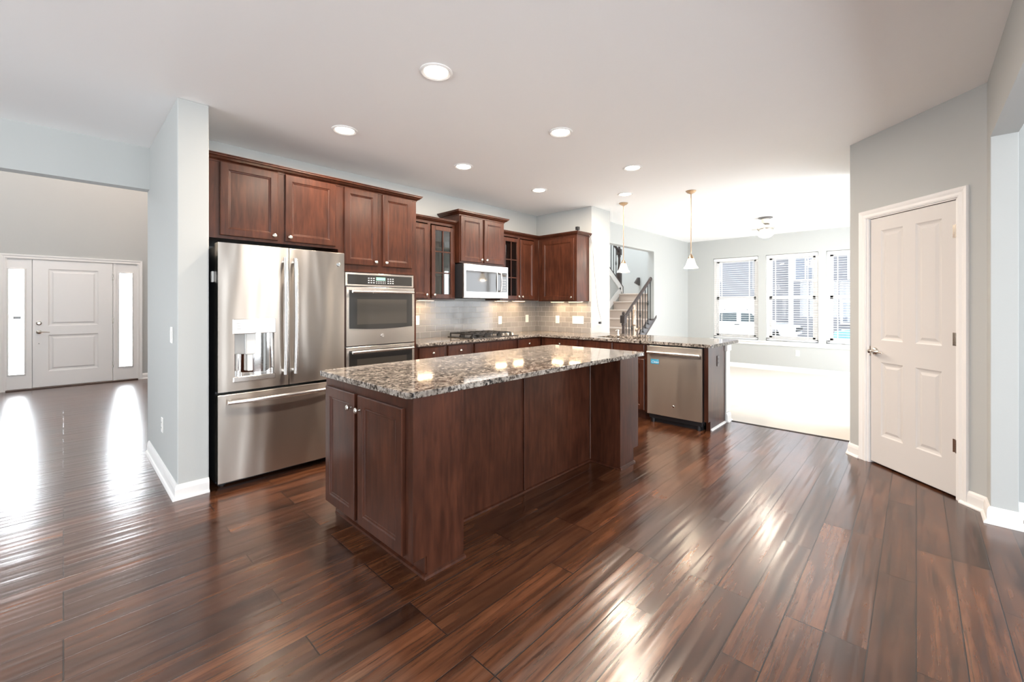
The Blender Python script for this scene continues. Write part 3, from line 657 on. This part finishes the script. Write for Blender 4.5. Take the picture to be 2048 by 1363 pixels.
# dispenser
dp = MB().box(dx0, dx1, .092, .096, dz0, dz1).prism([(dx0, .02), (dx0+.02, .06), (dx0+.08, .088), (dx1-.08, .088), (dx1-.02, .06), (dx1, .02), (dx1, .092), (dx0, .092)], dz0+.012, dz1, 'z').build('dispenser_recess', 'chrome', ld, True)
MB().box(dx0-.012, dx1+.012, -.004, .05, dz1-.002, dz1+.108, .004).build('dispenser_panel', 'steel_flat', ld)
MB().box(dx0-.01, dx1+.01, -.006, .09, dz0-.026, dz0+.014, .005).build('drip_tray', 'steel_flat', ld)
MB().box(dx0+.085, dx0+.150, .050, .088, .955, dz1, .006).box(dx0+.098, dx0+.132, .062, .080, .83, .955, .004).build('dispenser_paddle', 'plastic', ld)
for x, z, w_ in ((.128, 1.19, .03), (.128, 1.172, .022), (.128, 1.15, .026), (.33, 1.19, .016), (.33, 1.172, .02), (.33, 1.15, .014)): MB().box(x-w_/2, x+w_/2, -.0048, -.0038, z, z+.003).build('dispenser_icon', 'greyprint', ld)
for x in (.03, FWD-.07): MB().box(x, x+.04, .06, .16, 1.752, 1.776, .004).build('hinge_cover', 'black', fr)
MB().box(.02, FWD-.02, .11, .16, .012, .05).build('toe_grille', 'black', fr)
for x in (.05, FWD-.05): MB().lathe([(.022, 0), (.022, .035)], (x, .14, 0), 'z', 14).build('foot', 'black', fr)
mg = tag(MB().box(.729, .7455, 3.735, 3.775, 1.49, 1.57, .004).build('refrigerator_clip', 'plastic'), 'small white magnetic clip on the dark left side of the refrigerator', 'magnet clip')

# ------------------------------------------------------------------ double wall oven
ov = thing('wall_oven', (1.754, 3.855, .365), 'stainless double wall oven built into the tall cabinet beside the refrigerator', 'oven')
OW = .724
MB().box(.004, OW-.004, .0, .53, .002, 1.26).build('body', 'sidesteel', ov)
cp = MB().box(0, OW, -.022, 0, 1.136, 1.262, .003).build('control_panel', 'steel_flat', ov)
MB().box(.022, OW-.022, -.0245, -.0215, 1.152, 1.244, .001).build('control_glass', 'darkglass', cp)
MB().box(.305, .402, -.0252, -.0244, 1.196, 1.226).build('display', 'display', cp)
for r_ in range(3):
    for k in range(3):
        for xx in (.222, .425): MB().box(xx+k*.026, xx+k*.026+.014, -.0252, -.0244, 1.168+r_*.021, 1.176+r_*.021).build('button', 'whiteprint', cp)
for r_ in range(2):
    for k in range(6): MB().box(.305+k*.018, .312+k*.018, -.0252, -.0244, 1.166+r_*.015, 1.172+r_*.015).build('button', 'whiteprint', cp)
def oven_door(z0, z1, badge):
    d = MB().slab(0, OW, z0, z1, -.04, .04, [(.03, OW-.03, z0+(.165 if badge else .12), z1-.03, [(.001, .001)])], .004).build('oven_door', 'steel_flat', ov)
    a, b, c_, e = .03, OW-.03, z0+(.165 if badge else .12), z1-.03
    MB().prism([(a, c_+.0), (a+(b-a)*.25, c_-.010), (a+(b-a)*.5, c_-.014), (a+(b-a)*.75, c_-.010), (b, c_), (b, e), (a, e)], -.0425, -.0385, 'y').build('door_glass', 'darkglass', d)
    MB().box(a+.075, b-.065, -.0432, -.0424, c_+.035, e-.085).build('window', 'ovenglass', d)
    m = MB()
    m.tube([(.04, -.088, z1-.045), (OW-.04, -.088, z1-.045)], .0135, 12)
    for x in (.052, OW-.052): m.tube([(x, -.088, z1-.045), (x, -.038, z1-.045)], .010, 8)
    m.build('handle', 'steel_flat', d, True)
    if badge: MB().lathe([(.0175, -.040), (.0175, -.044), (.014, -.047), (.012, -.045), (.001, -.045)], (OW/2, 0, z0+.085), 'y', 20).build('badge', 'chrome', d, True)
    return d
oven_door(.577, 1.128, True); oven_door(.02, .568, False)

# ------------------------------------------------------------------ microwave
mw = thing('microwave', (3.288, 4.0, 1.408), 'stainless over-the-range microwave with handle hung above the cooktop', 'microwave')
MW = .757
MB().box(.003, MW-.003, .03, .455, .006, .418, .004).build('body', 'sidesteel', mw)
md = MB().slab(0, .555, .0, .416, 0, .03, [(.032, .545, .078, .336, [(.001, .001)])], .004).build('door', 'steel_flat', mw)
MB().box(.032, .545, -.0015, .002, .078, .336, .001).build('door_window', M['darkglass'], md)
md2 = MB().slab(.557, MW, .0, .416, 0, .03, [(.562, MW-.02, .078, .336, [(.001, .001)])], .004).build('control_panel', 'steel_flat', mw)
MB().box(.562, MW-.02, -.0015, .002, .078, .336, .001).build('control_glass', 'darkglass', md2)
for r_ in range(5):
    for k in range(3): MB().box(.64+k*.026, .655+k*.026, -.0022, -.0014, .10+r_*.034, .111+r_*.034).build('button', 'greyprint', md2)
MB().box(.64, .715, -.0022, -.0014, .285, .315).build('display', 'slot', md2)
bar_handle(md, (.590, 0, .085), (.590, 0, .33), (0, -.036, 0), .35, .012)
MB().lathe([(.013, 0), (.013, -.003), (.010, -.004), (.001, -.003)], (.385, 0, .372), 'y', 18).build('badge', 'chrome', md, True)
MB().box(.05, MW-.05, .06, .40, -.002, .006).build('vent_grille', 'black', mw)

# ------------------------------------------------------------------ dishwasher
dw = thing('dishwasher', (4.549, 2.243, 0), 'stainless dishwasher with bar handle in the peninsula beside the end panel', 'dishwasher', rz=-PI/2)
DW = .612
MB().box(.004, DW-.004, .0, .53, .08, .870).build('body', 'sidesteel', dw)
dd = MB().box(0, DW, -.038, 0, .098, .866, .005, 2).build('door', 'steel', dw)
bar_handle(dd, (.016, -.038, .792), (DW-.016, -.038, .792), (0, -.030, 0), .25, .016)
MB().lathe([(.016, -.038), (.016, -.042), (.0125, -.044), (.011, -.042), (.001, -.042)], (.306, 0, .215), 'y', 18).build('badge', 'chrome', dd, True)
MB().box(.01, DW-.01, -.005, .08, .045, .094, .004).box(.02, DW-.02, .03, .08, .0, .05).build('toe_kick', 'black', dw)
for x in (.05, DW-.05): MB().lathe([(.02, 0), (.02, .05)], (x, .012, 0), 'z', 12).build('levelling_foot', 'black', dw)
ms = thing('dishwasher_magnet', (4.5108, 2.149, .690), 'blue rectangular magnet with white writing on the dishwasher door', 'magnet', rz=-PI/2)
MB().box(-.047, .047, -.0025, 0, -.026, .026, .002).build('magnet_plate', 'blue', ms)
text('lettering', 'Clean', 'whiteprint', ms, (.002, -.003, -.004), .037, shear=.25)
MB().prism([(-.005, .010), (.04, .013), (.043, .023), (.020, .016)], -.003, -.0024, 'y').build('swoosh', plain('pale_blue_print', (.25, .60, .78), .5), ms)

# ------------------------------------------------------------------ cooktop
ck = thing('gas_cooktop', (3.72, 4.12, .914), 'black and steel gas cooktop with cast-iron grates set in the worktop', 'cooktop')
MB().box(-.40, .40, -.25, .25, .0, .012, .005).build('tray', plain('dark_steel_tray', (.20, .19, .18), .2, 1), ck)
for gx in (-.272, -.05, .172):
    g_ = MB(); x0, x1, y0, y1, z = gx-.107, gx+.107, -.215, .225, .045
    for y in (y0, y1-.012, (y0+y1)/2-.006): g_.box(x0, x1, y, y+.012, z, z+.014, .002)
    for x in (x0, x1-.012): g_.box(x, x+.012, y0, y1, z, z+.014, .002)
    for y in (y0+.10, y1-.11): g_.box(gx-.006, gx+.006, y-.085, y+.095, z+.002, z+.017, .002).box(x0, x1, y-.006, y+.006, z+.002, z+.017, .002)
    for x in (x0, x1-.014):
        for y in (y0, y1-.014): g_.box(x, x+.014, y, y+.014, .012, z)
    g_.build('grate', 'iron', ck)
for x, y, r_ in ((-.272, -.105, .04), (-.272, .115, .035), (-.05, .02, .055), (.172, -.105, .035), (.172, .115, .045)):
    MB().lathe([(r_, .012), (r_, .022), (r_*.75, .026), (r_*.75, .034), (r_*.2, .036)], (x, y, 0), 'z', 20).build('burner', 'iron', ck, True)
for y in (-.18, -.09, 0, .09, .18): MB().lathe([(.024, .012), (.022, .034), (.017, .040), (.001, .040)], (.338, y, 0), 'z', 16).build('control_knob', 'nickel', ck, True)

# ------------------------------------------------------------------ sink and faucet
sk = MB()
for x0, x1, y0, y1 in ((SX0-.01, SX0, SY0-.01, SY1+.01), (SX1, SX1+.01, SY0-.01, SY1+.01), (SX0, SX1, SY0-.01, SY0), (SX0, SX1, SY1, SY1+.01)): sk.box(x0, x1, y0, y1, .70, .881)
sk.box(SX0-.01, SX1+.01, SY0-.01, SY1+.01, .69, .70).lathe([(.045, .7005), (.04, .702), (.01, .701)], ((SX0+SX1)/2, 2.72, 0), 'z', 20)
tag(sk.build('sink', 'steel_flat'), 'undermount stainless sink basin set into the peninsula worktop', 'sink')
M['faucet'] = plain('warm_brushed_nickel', (.50, .41, .33), .3, 1)
fc = thing('faucet', (5.075, 2.70, .914), 'tall brushed nickel pull-down faucet behind the sink', 'faucet')
MB().lathe([(.028, 0), (.028, .008), (.02, .014), (.018, .10), (.02, .13), (.017, .17)], (0, 0, 0), 'z', 20).build('base', 'faucet', fc, True)
ca, sa = -math.cos(math.radians(27)), -math.sin(math.radians(27))
arc = [(0, 0, .15)] + [((.08-.08*math.cos(a))*ca, (.08-.08*math.cos(a))*sa, .285+.11*math.sin(a)) for a in [math.radians(x) for x in range(0, 181, 15)]]
MB().tube(arc, .0155, 12).build('spout', 'faucet', fc, True)
MB().lathe([(.0165, .29), (.021, .27), (.026, .17), (.027, .15), (.022, .14), (.001, .14)], (.16*ca, .16*sa, 0), 'z', 20).build('spray_head', 'faucet', fc, True)
lo = MB().tube([(0, -.015, .085), (.006, -.035, .085), (.010, -.05, .086)], [.017, .024, .018], 14)
lo.tube([(.010, -.048, .088), (.0, -.065, .105), (-.012, -.078, .135)], [.011, .009, .006], 8).build('lever', 'faucet', fc, True)
sd = thing('soap_dispenser', (5.09, 2.95, .914), 'small brushed nickel soap dispenser left of the tall faucet', 'soap dispenser')
MB().lathe([(.02, 0), (.02, .006), (.012, .012), (.011, .05), (.016, .055), (.016, .075), (.001, .08)], (0, 0, 0), 'z', 16).build('pump', 'nickel', sd, True)
MB().tube([(0, 0, .068), (-.04, 0, .07), (-.055, 0, .062)], .006, 8).build('nozzle', 'nickel', sd, True)

# ------------------------------------------------------------------ outlets and switches
def outlet(loc, rz, label, kind='outlet', m='plastic', w=.07, gang=1, group='outlets and switches'):
    nm = {'outlet': 'wall_outlet', 'switch': 'light_switch'}[kind]
    o = thing(nm, loc, label, 'outlet' if kind == 'outlet' else 'switch', rz, group)
    W2 = w*gang*.5+(.0 if gang == 1 else -.02); MB().box(-W2, W2, -.006, 0, -.0575, .0575, .002).build('plate', m, o)
    for g_ in range(gang):
        x = (g_-(gang-1)/2)*.046
        if kind == 'switch': MB().box(x-.016, x+.016, -.010, -.006, -.033, .033, .002).build('rocker', m, o)
        else:
            for z in (-.02, .02):
                so = MB().box(x-.0165, x+.0165, -.008, -.006, z-.0145, z+.0145, .001).build('socket', m, o)
                MB().box(x-.008, x-.006, -.0086, -.0079, z-.004, z+.006).box(x+.006, x+.008, -.0086, -.0079, z-.004, z+.006).build('slots', 'slot', so)
    return o
YT, XT = YB-.0082, XR-.0082
outlet((2.925, YT, 1.135), 0, 'white outlet on the tile hard against the oven cabinet')
outlet((4.335, YT, 1.10), 0, 'white outlet on the back-wall tile just right of the cooktop')
outlet((4.922, YT, 1.11), 0, 'white switch on the back-wall tile nearest the room corner', 'switch')
outlet((XT, 4.03, 1.10), -PI/2, 'white outlet on the side-wall tile under the single-door cabinet')
outlet((XT, 3.648, 1.10), -PI/2, 'wide white multi-gang switch plate at the end of the tile', 'switch', gang=4, w=.06)
outlet((5.335, 3.4148, 1.08), 0, 'white outlet on the plain wall beside the stairs, black adapter plugged in')
outlet((.5298, 3.905, 1.11), -PI/2, 'white light switch on the grey wall end left of the refrigerator', 'switch')
outlet((.5298, 4.33, .385), -PI/2, 'low white outlet on the grey wall end left of the refrigerator')
outlet((4.85, 1.5838, .715), 0, 'brown outlet on the wooden end panel of the peninsula', m=plain('brown_plastic', (.06, .035, .028), .35))
outlet((9.7238, 1.696, .381), -PI/2, 'low white outlet under the living room windows')

# security camera, its cable and plug
sc_ = thing('security_camera', (4.93, 3.50, 2.347), 'tiny black cube camera standing on the corner wall cabinet', 'camera')
MB().lathe([(.022, 0), (.022, .005), (.006, .008), (.006, .03)], (0, 0, 0), 'z', 16).build('stand', 'black', sc_, True)
MB().box(-.024, .024, -.024, .024, .03, .078, .006, 2).build('body', 'black', sc_)
MB().lathe([(.014, -.024), (.014, -.028), (.009, -.029), (.001, -.027)], (0, 0, .054), 'y', 16).build('lens', 'darkglass', sc_, True)
pts = [(4.94, 3.49, 2.352), (5.0, 3.438, 2.353), (5.11, 3.43, 2.34), (5.168, 3.409, 2.2), (5.19, 3.4085, 2.0), (5.23, 3.409, 1.75), (5.27, 3.409, 1.5), (5.31, 3.409, 1.3), (5.375, 3.40, 1.12), (5.372, 3.388, 1.075), (5.35, 3.385, 1.062)]
tag(MB().tube(pts, .003, 6).build('camera_cable', plain('grey_cable', (.35, .34, .33), .5)), 'thin grey cable hanging from the cabinet-top camera to the outlet', 'cable')
tag(MB().box(5.318, 5.352, 3.372, 3.4055, 1.045, 1.078, .004).build('power_adapter', 'black'), 'small black power adapter plugged in beside the stairs', 'power adapter')

# ------------------------------------------------------------------ lamps
def can(loc, label, proto=[None]):
    if proto[0] is None:
        o = thing('recessed_light', loc, label, 'ceiling light', group='recessed ceiling lights')
        MB().lathe([(.078, -.001), (.098, -.001), (.098, -.006), (.088, -.011), (.078, -.008)], (0, 0, 0), 'z', 32, False).build('trim_ring', 'trim', o, True)
        MB().lathe([(.079, -.006), (.072, -.003), (.066, -.0015)], (0, 0, 0), 'z', 32, False).build('reflector', 'reflector', o, True)
        MB().lathe([(.072, -.002), (.0715, -.0045), (.001, -.0055)], (0, 0, 0), 'z', 32).build('lens', 'glow', o, True)
        d = bpy.data.lights.new('bulb', 'AREA'); d.shape = 'DISK'; d.size = .13; d.energy = 16; d.color = (1, .84, .68)
        l = bpy.data.objects.new('bulb', d); COL.objects.link(l); l.parent = o; l.location = (0, 0, -.014); proto[0] = o
    else:
        o = copy_tree(proto[0]); o.location = loc; o['label'] = label
    return o
for x, y, lb in ((1.541, 2.14, 'recessed ceiling light nearest the camera, above the island doors'), (1.553, 3.40, 'recessed ceiling light in front of the refrigerator cabinet'),
                 (2.778, 2.14, 'recessed ceiling light over the middle of the island'), (2.789, 3.40, 'recessed ceiling light in front of the oven cabinet and glass door'),
                 (4.003, 2.15, 'recessed ceiling light beyond the far end of the island'), (4.003, 3.42, 'recessed ceiling light in front of the microwave cabinet'),
                 (4.90, 2.735, 'recessed ceiling light over the sink, close to a pendant canopy')):
    can((x, y, CZ), lb)
def pendant(y, label, src=None):
    if src is None:
        o = thing('pendant_light', (5.325, y, CZ), label, 'pendant light', group='pendants over the peninsula')
        MB().lathe([(.062, 0), (.062, -.006), (.045, -.022), (.018, -.034), (.008, -.040)], (0, 0, 0), 'z', 24).build('canopy', 'bronze', o, True)
        MB().lathe([(.0055, -.035), (.0055, -.80)], (0, 0, 0), 'z', 10).build('stem', 'bronze', o, True)
        MB().lathe([(.007, -.79), (.018, -.80), (.034, -.835), (.036, -.845), (.03, -.85)], (0, 0, 0), 'z', 20).build('shade_cap', 'bronze', o, True)
        MB().lathe([(.036, -.846), (.040, -.855), (.050, -.89), (.064, -.93), (.082, -.955), (.085, -.962), (.079, -.956), (.060, -.93), (.046, -.89), (.034, -.852)], (0, 0, 0), 'z', 28, False).build('lamp_shade', 'shade', o, True)
        d = bpy.data.lights.new('bulb', 'POINT'); d.energy = 5; d.color = (1, .84, .66); d.shadow_soft_size = .03
        l = bpy.data.objects.new('bulb', d); COL.objects.link(l); l.parent = o; l.location = (0, 0, -.945)
        return o
    o = copy_tree(src); o.location.y = y; o['label'] = label; return o
p0 = pendant(3.0, 'glass-shaded pendant in front of the staircase opening'); pendant(2.06, 'glass-shaded pendant in front of the living room windows, nearer the camera', p0)
def ucl(loc, rz, label, proto=[None]):
    if proto[0] is None:
        o = thing('under_cabinet_light', loc, label, 'under-cabinet light', rz, group='under-cabinet lights')
        MB().box(-.115, .115, -.03, .03, -.012, 0, .003).build('housing', 'plastic', o); MB().box(-.105, .105, -.024, .024, -.0135, -.0115).build('lens', 'bar_glow', o)
        d = bpy.data.lights.new('bulb', 'AREA'); d.shape = 'RECTANGLE'; d.size = .2; d.size_y = .04; d.energy = 1.1; d.color = (1, .70, .42)
        l = bpy.data.objects.new('bulb', d); COL.objects.link(l); l.parent = o; l.location = (0, 0, -.016); proto[0] = o
    else:
        o = copy_tree(proto[0]); o.location = loc; o.rotation_euler = (0, 0, rz); o['label'] = label
    return o
ucl((2.96, 4.33, 1.3845), 0, 'lit bar under the wall cabinet beside the oven')
ucl((4.24, 4.33, 1.3845), 0, 'lit bar under the glass door right of the microwave')
ucl((4.60, 4.33, 1.3845), 0, 'lit bar under the solid door next to the corner')
ucl((5.02, 3.93, 1.3745), PI/2, 'lit bar under the side-wall cabinet, further from its open end')
ucl((5.02, 3.60, 1.3745), PI/2, 'lit bar under the open end of the side-wall cabinet')
# ceiling fan
fn = thing('ceiling_fan', (7.775, 1.80, CZ), 'white ceiling fan with a lit bowl hanging in the living room', 'ceiling fan')
MB().lathe([(.105, 0), (.105, -.012), (.07, -.02), (.068, -.025)], (0, 0, 0), 'z', 28).build('canopy', plain('dark_fan_canopy', (.16, .15, .15), .4), fn, True)
MB().lathe([(.062, -.02), (.062, -.10), (.085, -.12), (.115, -.135), (.125, -.17), (.12, -.20), (.09, -.225), (.08, -.24)], (0, 0, 0), 'z', 28).build('motor_housing', 'nickel', fn, True)
MB().lathe([(.085, -.235), (.118, -.245), (.115, -.275), (.09, -.305), (.05, -.325), (.001, -.33)], (0, 0, 0), 'z', 28).build('light_bowl', 'shade', fn, True)
for k in range(5):
    a = math.radians(36.5 + 72*k); bl = MB().prism([(.20, -.05), (.30, -.062), (.62, -.07), (.655, -.05), (.66, 0), (.655, .05), (.62, .07), (.30, .062), (.20, .05)], -.003, .003, 'z').build('blade', 'blind', fn)
    bl.rotation_euler = (math.radians(11), 0, a); bl.location = (0, 0, -.185)
    ir = MB().box(.10, .24, -.015, .015, -.004, .004, .002).build('blade_iron', 'nickel', bl)
d = bpy.data.lights.new('bulb', 'POINT'); d.energy = 18; d.color = (1, .88, .74); d.shadow_soft_size = .1
l = bpy.data.objects.new('bulb', d); COL.objects.link(l); l.parent = fn; l.location = (0, 0, -.45)
# entry hall lamp, hidden behind the header from here
el_ = thing('entry_lamp', (.9, 8.3, 5.4), 'flush glass ceiling lamp in the entry hall', 'ceiling light')
MB().lathe([(.16, 0), (.16, -.02), (.15, -.05), (.10, -.09), (.001, -.10)], (0, 0, 0), 'z', 28).build('glass_bowl', 'shade', el_, True)
d = bpy.data.lights.new('bulb', 'POINT'); d.energy = 105; d.color = (1, .80, .68); d.shadow_soft_size = .12
l = bpy.data.objects.new('bulb', d); COL.objects.link(l); l.parent = el_; l.location = (0, 0, -.22)

# ------------------------------------------------------------------ staircase
RISE, RUN = .178, .254; LX, LZ = 8.58, 1.575
st = thing('staircase', (0, 0, 0), 'beige carpeted stairs climbing to a landing behind the wall opening', 'staircase')
sm = MB(); n = 8
for k in range(n):
    z1 = LZ-RISE*(k+1); x1 = LX-RUN*k
    sm.box(x1-RUN-.025, x1, 3.965, 4.94, z1-.035, z1, .012, 2).box(x1-RUN, x1+.02, 3.965, 4.94, max(0, z1-RISE), z1-.03)
struct('floor_landing', MB().box(LX-.025, 9.79, 3.965, 6.09, LZ-.035, LZ, .012, 2), 'stair_carpet')
sm.box(LX, LX+.05, 3.965, 4.95, LZ-RISE, LZ-.03)
sm.build('steps', 'stair_carpet', st)
sl_ = RISE/RUN
def zline(x, dz): return LZ - (LX-x)*sl_ + dz
MB().prism([(6.3, zline(6.3, -.05)), (LX+.06, zline(LX+.06, -.05)), (LX+.06, zline(LX+.06, .12)), (6.3, zline(6.3, .12))], 4.935, 4.952, 'y').build('skirt_board', 'trim', st)
# spandrel wall between the flights and the upper stringer
struct('wall_stair', MB().prism([(5.66, 0), (8.62, 0), (8.72, 1.50), (8.72, 1.72), (8.70, 1.735), (5.66, 3.86)], 4.953, 5.05, 'y'), 'wall')
us = MB().prism([(8.74, 1.575), (8.74, 1.735), (5.7, 3.865), (5.7, 3.70), (8.66, 1.63)], 4.935, 4.9529, 'y')
struct('trim_6', us, 'trim')
struct('trim_7', MB().prism([(8.75, 1.74), (8.72, 1.76), (5.7, 3.89), (5.7, 3.865), (8.72, 1.735), (8.735, 1.575), (8.75, 1.575)], 4.93, 5.06, 'y'), 'rail')
um = MB()
for k in range(10):
    x = LX-.0-RUN*k; z = LZ+RISE*(k+1); um.box(x-RUN, x, 5.062, 6.09, z-.2, z)
ust = thing('staircase', (0, 0, 0), 'upper stair flight climbing left from the landing, behind the grey dividing wall', 'staircase')
um.build('steps', 'stair_carpet', ust)
def newel(parent, x, y, z0, zt, h_box=.14):
    m = MB().box(x-.045, x+.045, y-.045, y+.045, z0, z0+.28, .004)
    m.lathe([(.032, z0+.28), (.042, z0+.30), (.03, z0+.32), (.036, z0+.36), (.024, zt-h_box-.06), (.038, zt-h_box-.03), (.03, zt-h_box)], (x, y, 0), 'z', 16)
    m.box(x-.045, x+.045, y-.045, y+.045, zt-h_box, zt, .004).lathe([(.03, zt), (.036, zt+.012), (.02, zt+.022), (.03, zt+.045), (.016, zt+.068), (.001, zt+.07)], (x, y, 0), 'z', 16)
    return m.build('newel_post', 'rail', parent, True)
def baluster(parent, x, y, z0, z1, basket):
    m = MB().box(x-.0065, x+.0065, y-.0065, y+.0065, z0, z1)
    if basket:
        zc = z0+(z1-z0)*.52
        for q in range(4):
            a0 = q*PI/2; m.tube([(x+.022*math.sin(PI*t/8)*math.cos(a0+t*.35), y+.022*math.sin(PI*t/8)*math.sin(a0+t*.35), zc-.055+.11*t/8) for t in range(9)], .003, 5)
    m.box(x-.014, x+.014, y-.014, y+.014, z0, z0+.02, .003)
    return m.build('baluster', 'iron', parent)
YL = 3.90
sr = thing('stair_railing', (0, 0, 0), 'dark wood handrail with iron balusters on the lower stair flight', 'stair railing', group='stair railings')
newel(sr, 6.92, YL, .12, 1.13)
HR = lambda x: 1.09 + (x-6.96)*.725
pts = [(6.96, YL, 1.085), (7.2, YL, HR(7.2)), (7.95, YL, HR(7.95)), (8.03, YL+.005, HR(8.02)), (8.06, YL+.03, HR(8.02)-.03), (8.06, YL+.05, HR(8.02)-.10)]
MB().tube([(a, b, c_) for a, b, c_ in pts[:3]], .034, 10, .85).tube(pts[2:], [.034, .034, .03, .024], 10).build('handrail', 'rail', sr, True)
CB = lambda x: .12 + (x-6.72)*.725
MB().prism([(6.70, CB(6.70)-.06), (8.10, CB(8.10)-.06), (8.10, CB(8.10)-.01), (6.70, CB(6.70)-.01)], 3.82, 3.962, 'y').build('curb_cap', 'rail', sr)
for k in range(10):
    x = 7.02+k*.107; baluster(sr, x, YL, CB(x)-.012, HR(x)-.025, k % 3 == 2)
ur = thing('stair_railing', (0, 0, 0), 'dark newel and iron balusters on the upper flight rising leftward', 'stair railing', group='stair railings')
newel(ur, 8.68, 5.0, 1.77, 2.60)
UB = lambda x: 1.775 + (8.72-x)*.7; UH = lambda x: 2.56+(8.62-x)*.7
MB().tube([(8.66, 5.0, 2.55), (8.5, 5.0, UH(8.5)), (6.6, 5.0, UH(6.6))], .032, 10, .85).build('handrail', 'rail', ur, True)
for k in range(8): x = 8.54-.107*k; baluster(ur, x, 5.0, UB(x), UH(x)-.02, k % 4 == 0)
tag(MB().prism([(9.55, 1.86), (9.78, 1.80), (9.78, 2.0), (9.72, 2.0)], 5.05, 5.10, 'y', .008).build('wall_rail_end', 'rail'), 'dark wooden end of a wall handrail by the stair landing', 'handrail')

# ------------------------------------------------------------------ outside the windows
GZ = -.9
struct('ground', MB().box(10.2, 90, -40, 60, GZ-.3, GZ).box(-30, 9.9, 10.9, 40, -.4, -.15), 'ground')
def wheel(parent, x, y, r):
    w = MB().lathe([(r*.62, -.12), (r*.95, -.12), (r, -.09), (r, .09), (r*.95, .12), (r*.62, .12)], (x, y, GZ+r), 'x', 24).build('wheel', 'tire', parent, True)
    MB().lathe([(r*.62, -.115), (r*.5, -.125), (r*.2, -.13), (r*.01, -.13)], (x, y, GZ+r), 'x', 18).build('rim', 'chrome', w, True)
tk = thing('pickup_truck', (0, 0, 0), 'white crew-cab pickup truck parked beyond the living room windows', 'truck')
X0, X1 = 25.0, 26.9
def pz(p): return [(a, GZ+b) for a, b in p]
MB().prism(pz([(4.50, .50), (4.46, .95), (4.58, 1.12), (5.60, 1.24), (6.2, 1.26), (10.3, 1.26), (10.35, .62), (9.75, .55), (9.5, .92), (9.05, .92), (8.8, .5), (5.95, .5), (5.75, .92), (5.25, .92), (5.05, .5)]), X0, X1, 'x', .05).build('body', 'carwhite', tk)
MB().prism(pz([(5.65, 1.24), (6.35, 1.80), (6.7, 1.90), (8.1, 1.90), (8.35, 1.80), (8.42, 1.24)]), X0+.10, X1-.10, 'x', .05).build('cab', 'carwhite', tk)
for a in ([(6.02, 1.30), (6.50, 1.76), (7.0, 1.80), (7.0, 1.30)], [(7.22, 1.30), (7.22, 1.80), (8.05, 1.78), (8.22, 1.30)]):
    MB().prism(pz(a), X0+.085, X0+.105, 'x').build('side_window', 'carglass', tk)
MB().prism([(X0+.2, GZ+1.28), (X1-.2, GZ+1.28), (X1-.3, GZ+1.76), (X0+.3, GZ+1.76)], 5.72, 5.74, 'y').build('windshield', 'carglass', tk).location.y = .25
MB().box(X0+.2, X1-.2, 4.42, 4.47, GZ+.85, GZ+1.05, .01).build('grille', 'black', tk)
MB().box(X0-.01, X1+.01, 4.36, 4.55, GZ+.48, GZ+.72, .03).build('bumper', 'chrome', tk)
MB().box(X0-.005, X0+.3, 4.43, 4.62, GZ+.90, GZ+1.08, .02).build('headlight', 'chrome', tk)
MB().box(X0-.2, X0+.02, 6.15, 6.3, GZ+1.3, GZ+1.5, .03).build('side_mirror', 'black', tk)
MB().box(X0-.02, X0, 7.05, 7.3, GZ+1.12, GZ+1.16, .005).build('door_handle', 'black', tk)
MB().tube([(X0+.4, 6.75, GZ+1.92), (X0+.4, 6.8, GZ+1.99), (X0+.4, 7.9, GZ+1.99), (X0+.4, 7.95, GZ+1.92)], .02).build('roof_rack', 'black', tk)
for y in (5.5, 9.28):
    for x in (X0+.12, X1-.12): wheel(tk, x, y, .40)
car = thing('parked_car', (0, 0, 0), 'teal car parked at the right edge of the right-hand window', 'car')
MB().prism(pz([(-1.5, .3), (-1.5, .8), (-.4, .95), (0.1, 1.40), (1.5, 1.42), (2.2, 1.0), (3.0, .9), (3.1, .35)]), 26.2, 27.9, 'x', .08).build('body', 'carteal', car)
MB().prism(pz([(-.2, .98), (.2, 1.34), (1.45, 1.36), (2.0, 1.0)]), 26.18, 26.205, 'x').build('side_window', 'carglass', car)
for y in (-.8, 2.4): wheel(car, 26.35, y, .33)
def house(x, y0, y1, h, mat_, label, wins, garage=None, gable=None):
    o = thing('house', (x, (y0+y1)/2, GZ), label, 'house'); yc = (y0+y1)/2; L = (y1-y0)/2
    MB().box(0, 9, -L, L, 0, h).build('walls', mat_, o)
    r = MB().prism([(-.5, h), (9.5, h), (4.5, h+3.2)], -L, L, 'y'); r.build('roof', 'roof', o)
    for s in (-1, 1): MB().box(-.03, .1, s*L-.12, s*L+.12, 0, h).build('corner_board', 'trim', o)
    for wy0, wy1, z0, z1 in wins:
        f = MB().box(-.05, .02, wy0-yc-.12, wy1-yc+.12, z0-GZ-.12, z1-GZ+.12).build('window', 'trim', o)
        MB().box(-.07, -.045, wy0-yc, (wy0+wy1)/2-yc-.04, z0-GZ, z1-GZ).box(-.07, -.045, (wy0+wy1)/2-yc+.04, wy1-yc, z0-GZ, z1-GZ).build('pane', 'houseglass', f)
    if garage:
        g0, g1, gz = garage; MB().box(-.06, .02, g0-yc, g1-yc, 0, gz).build('garage_door', 'trim', o)
        MB().box(-.10, .02, g0-yc-.2, g1-yc+.2, gz, gz+.22).build('garage_trim', 'trim', o)
house(34, 6.34, 17.5, 6.6, 'siding', 'grey-sided house with a white garage door behind the truck cab', [(10.9, 12.1, 3.2, 4.9), (7.6, 8.4, 3.2, 4.9)], (8.3, 12.6, 2.45))
house(33, -6.0, 6.1, 6.8, 'siding2', 'darker grey house with white-trimmed windows right of the truck', [(4.75, 5.85, 3.0, 4.5), (2.0, 3.35, .2, 1.45), (-1.2, .3, .2, 1.6), (1.6, 3.0, 3.0, 4.5)])
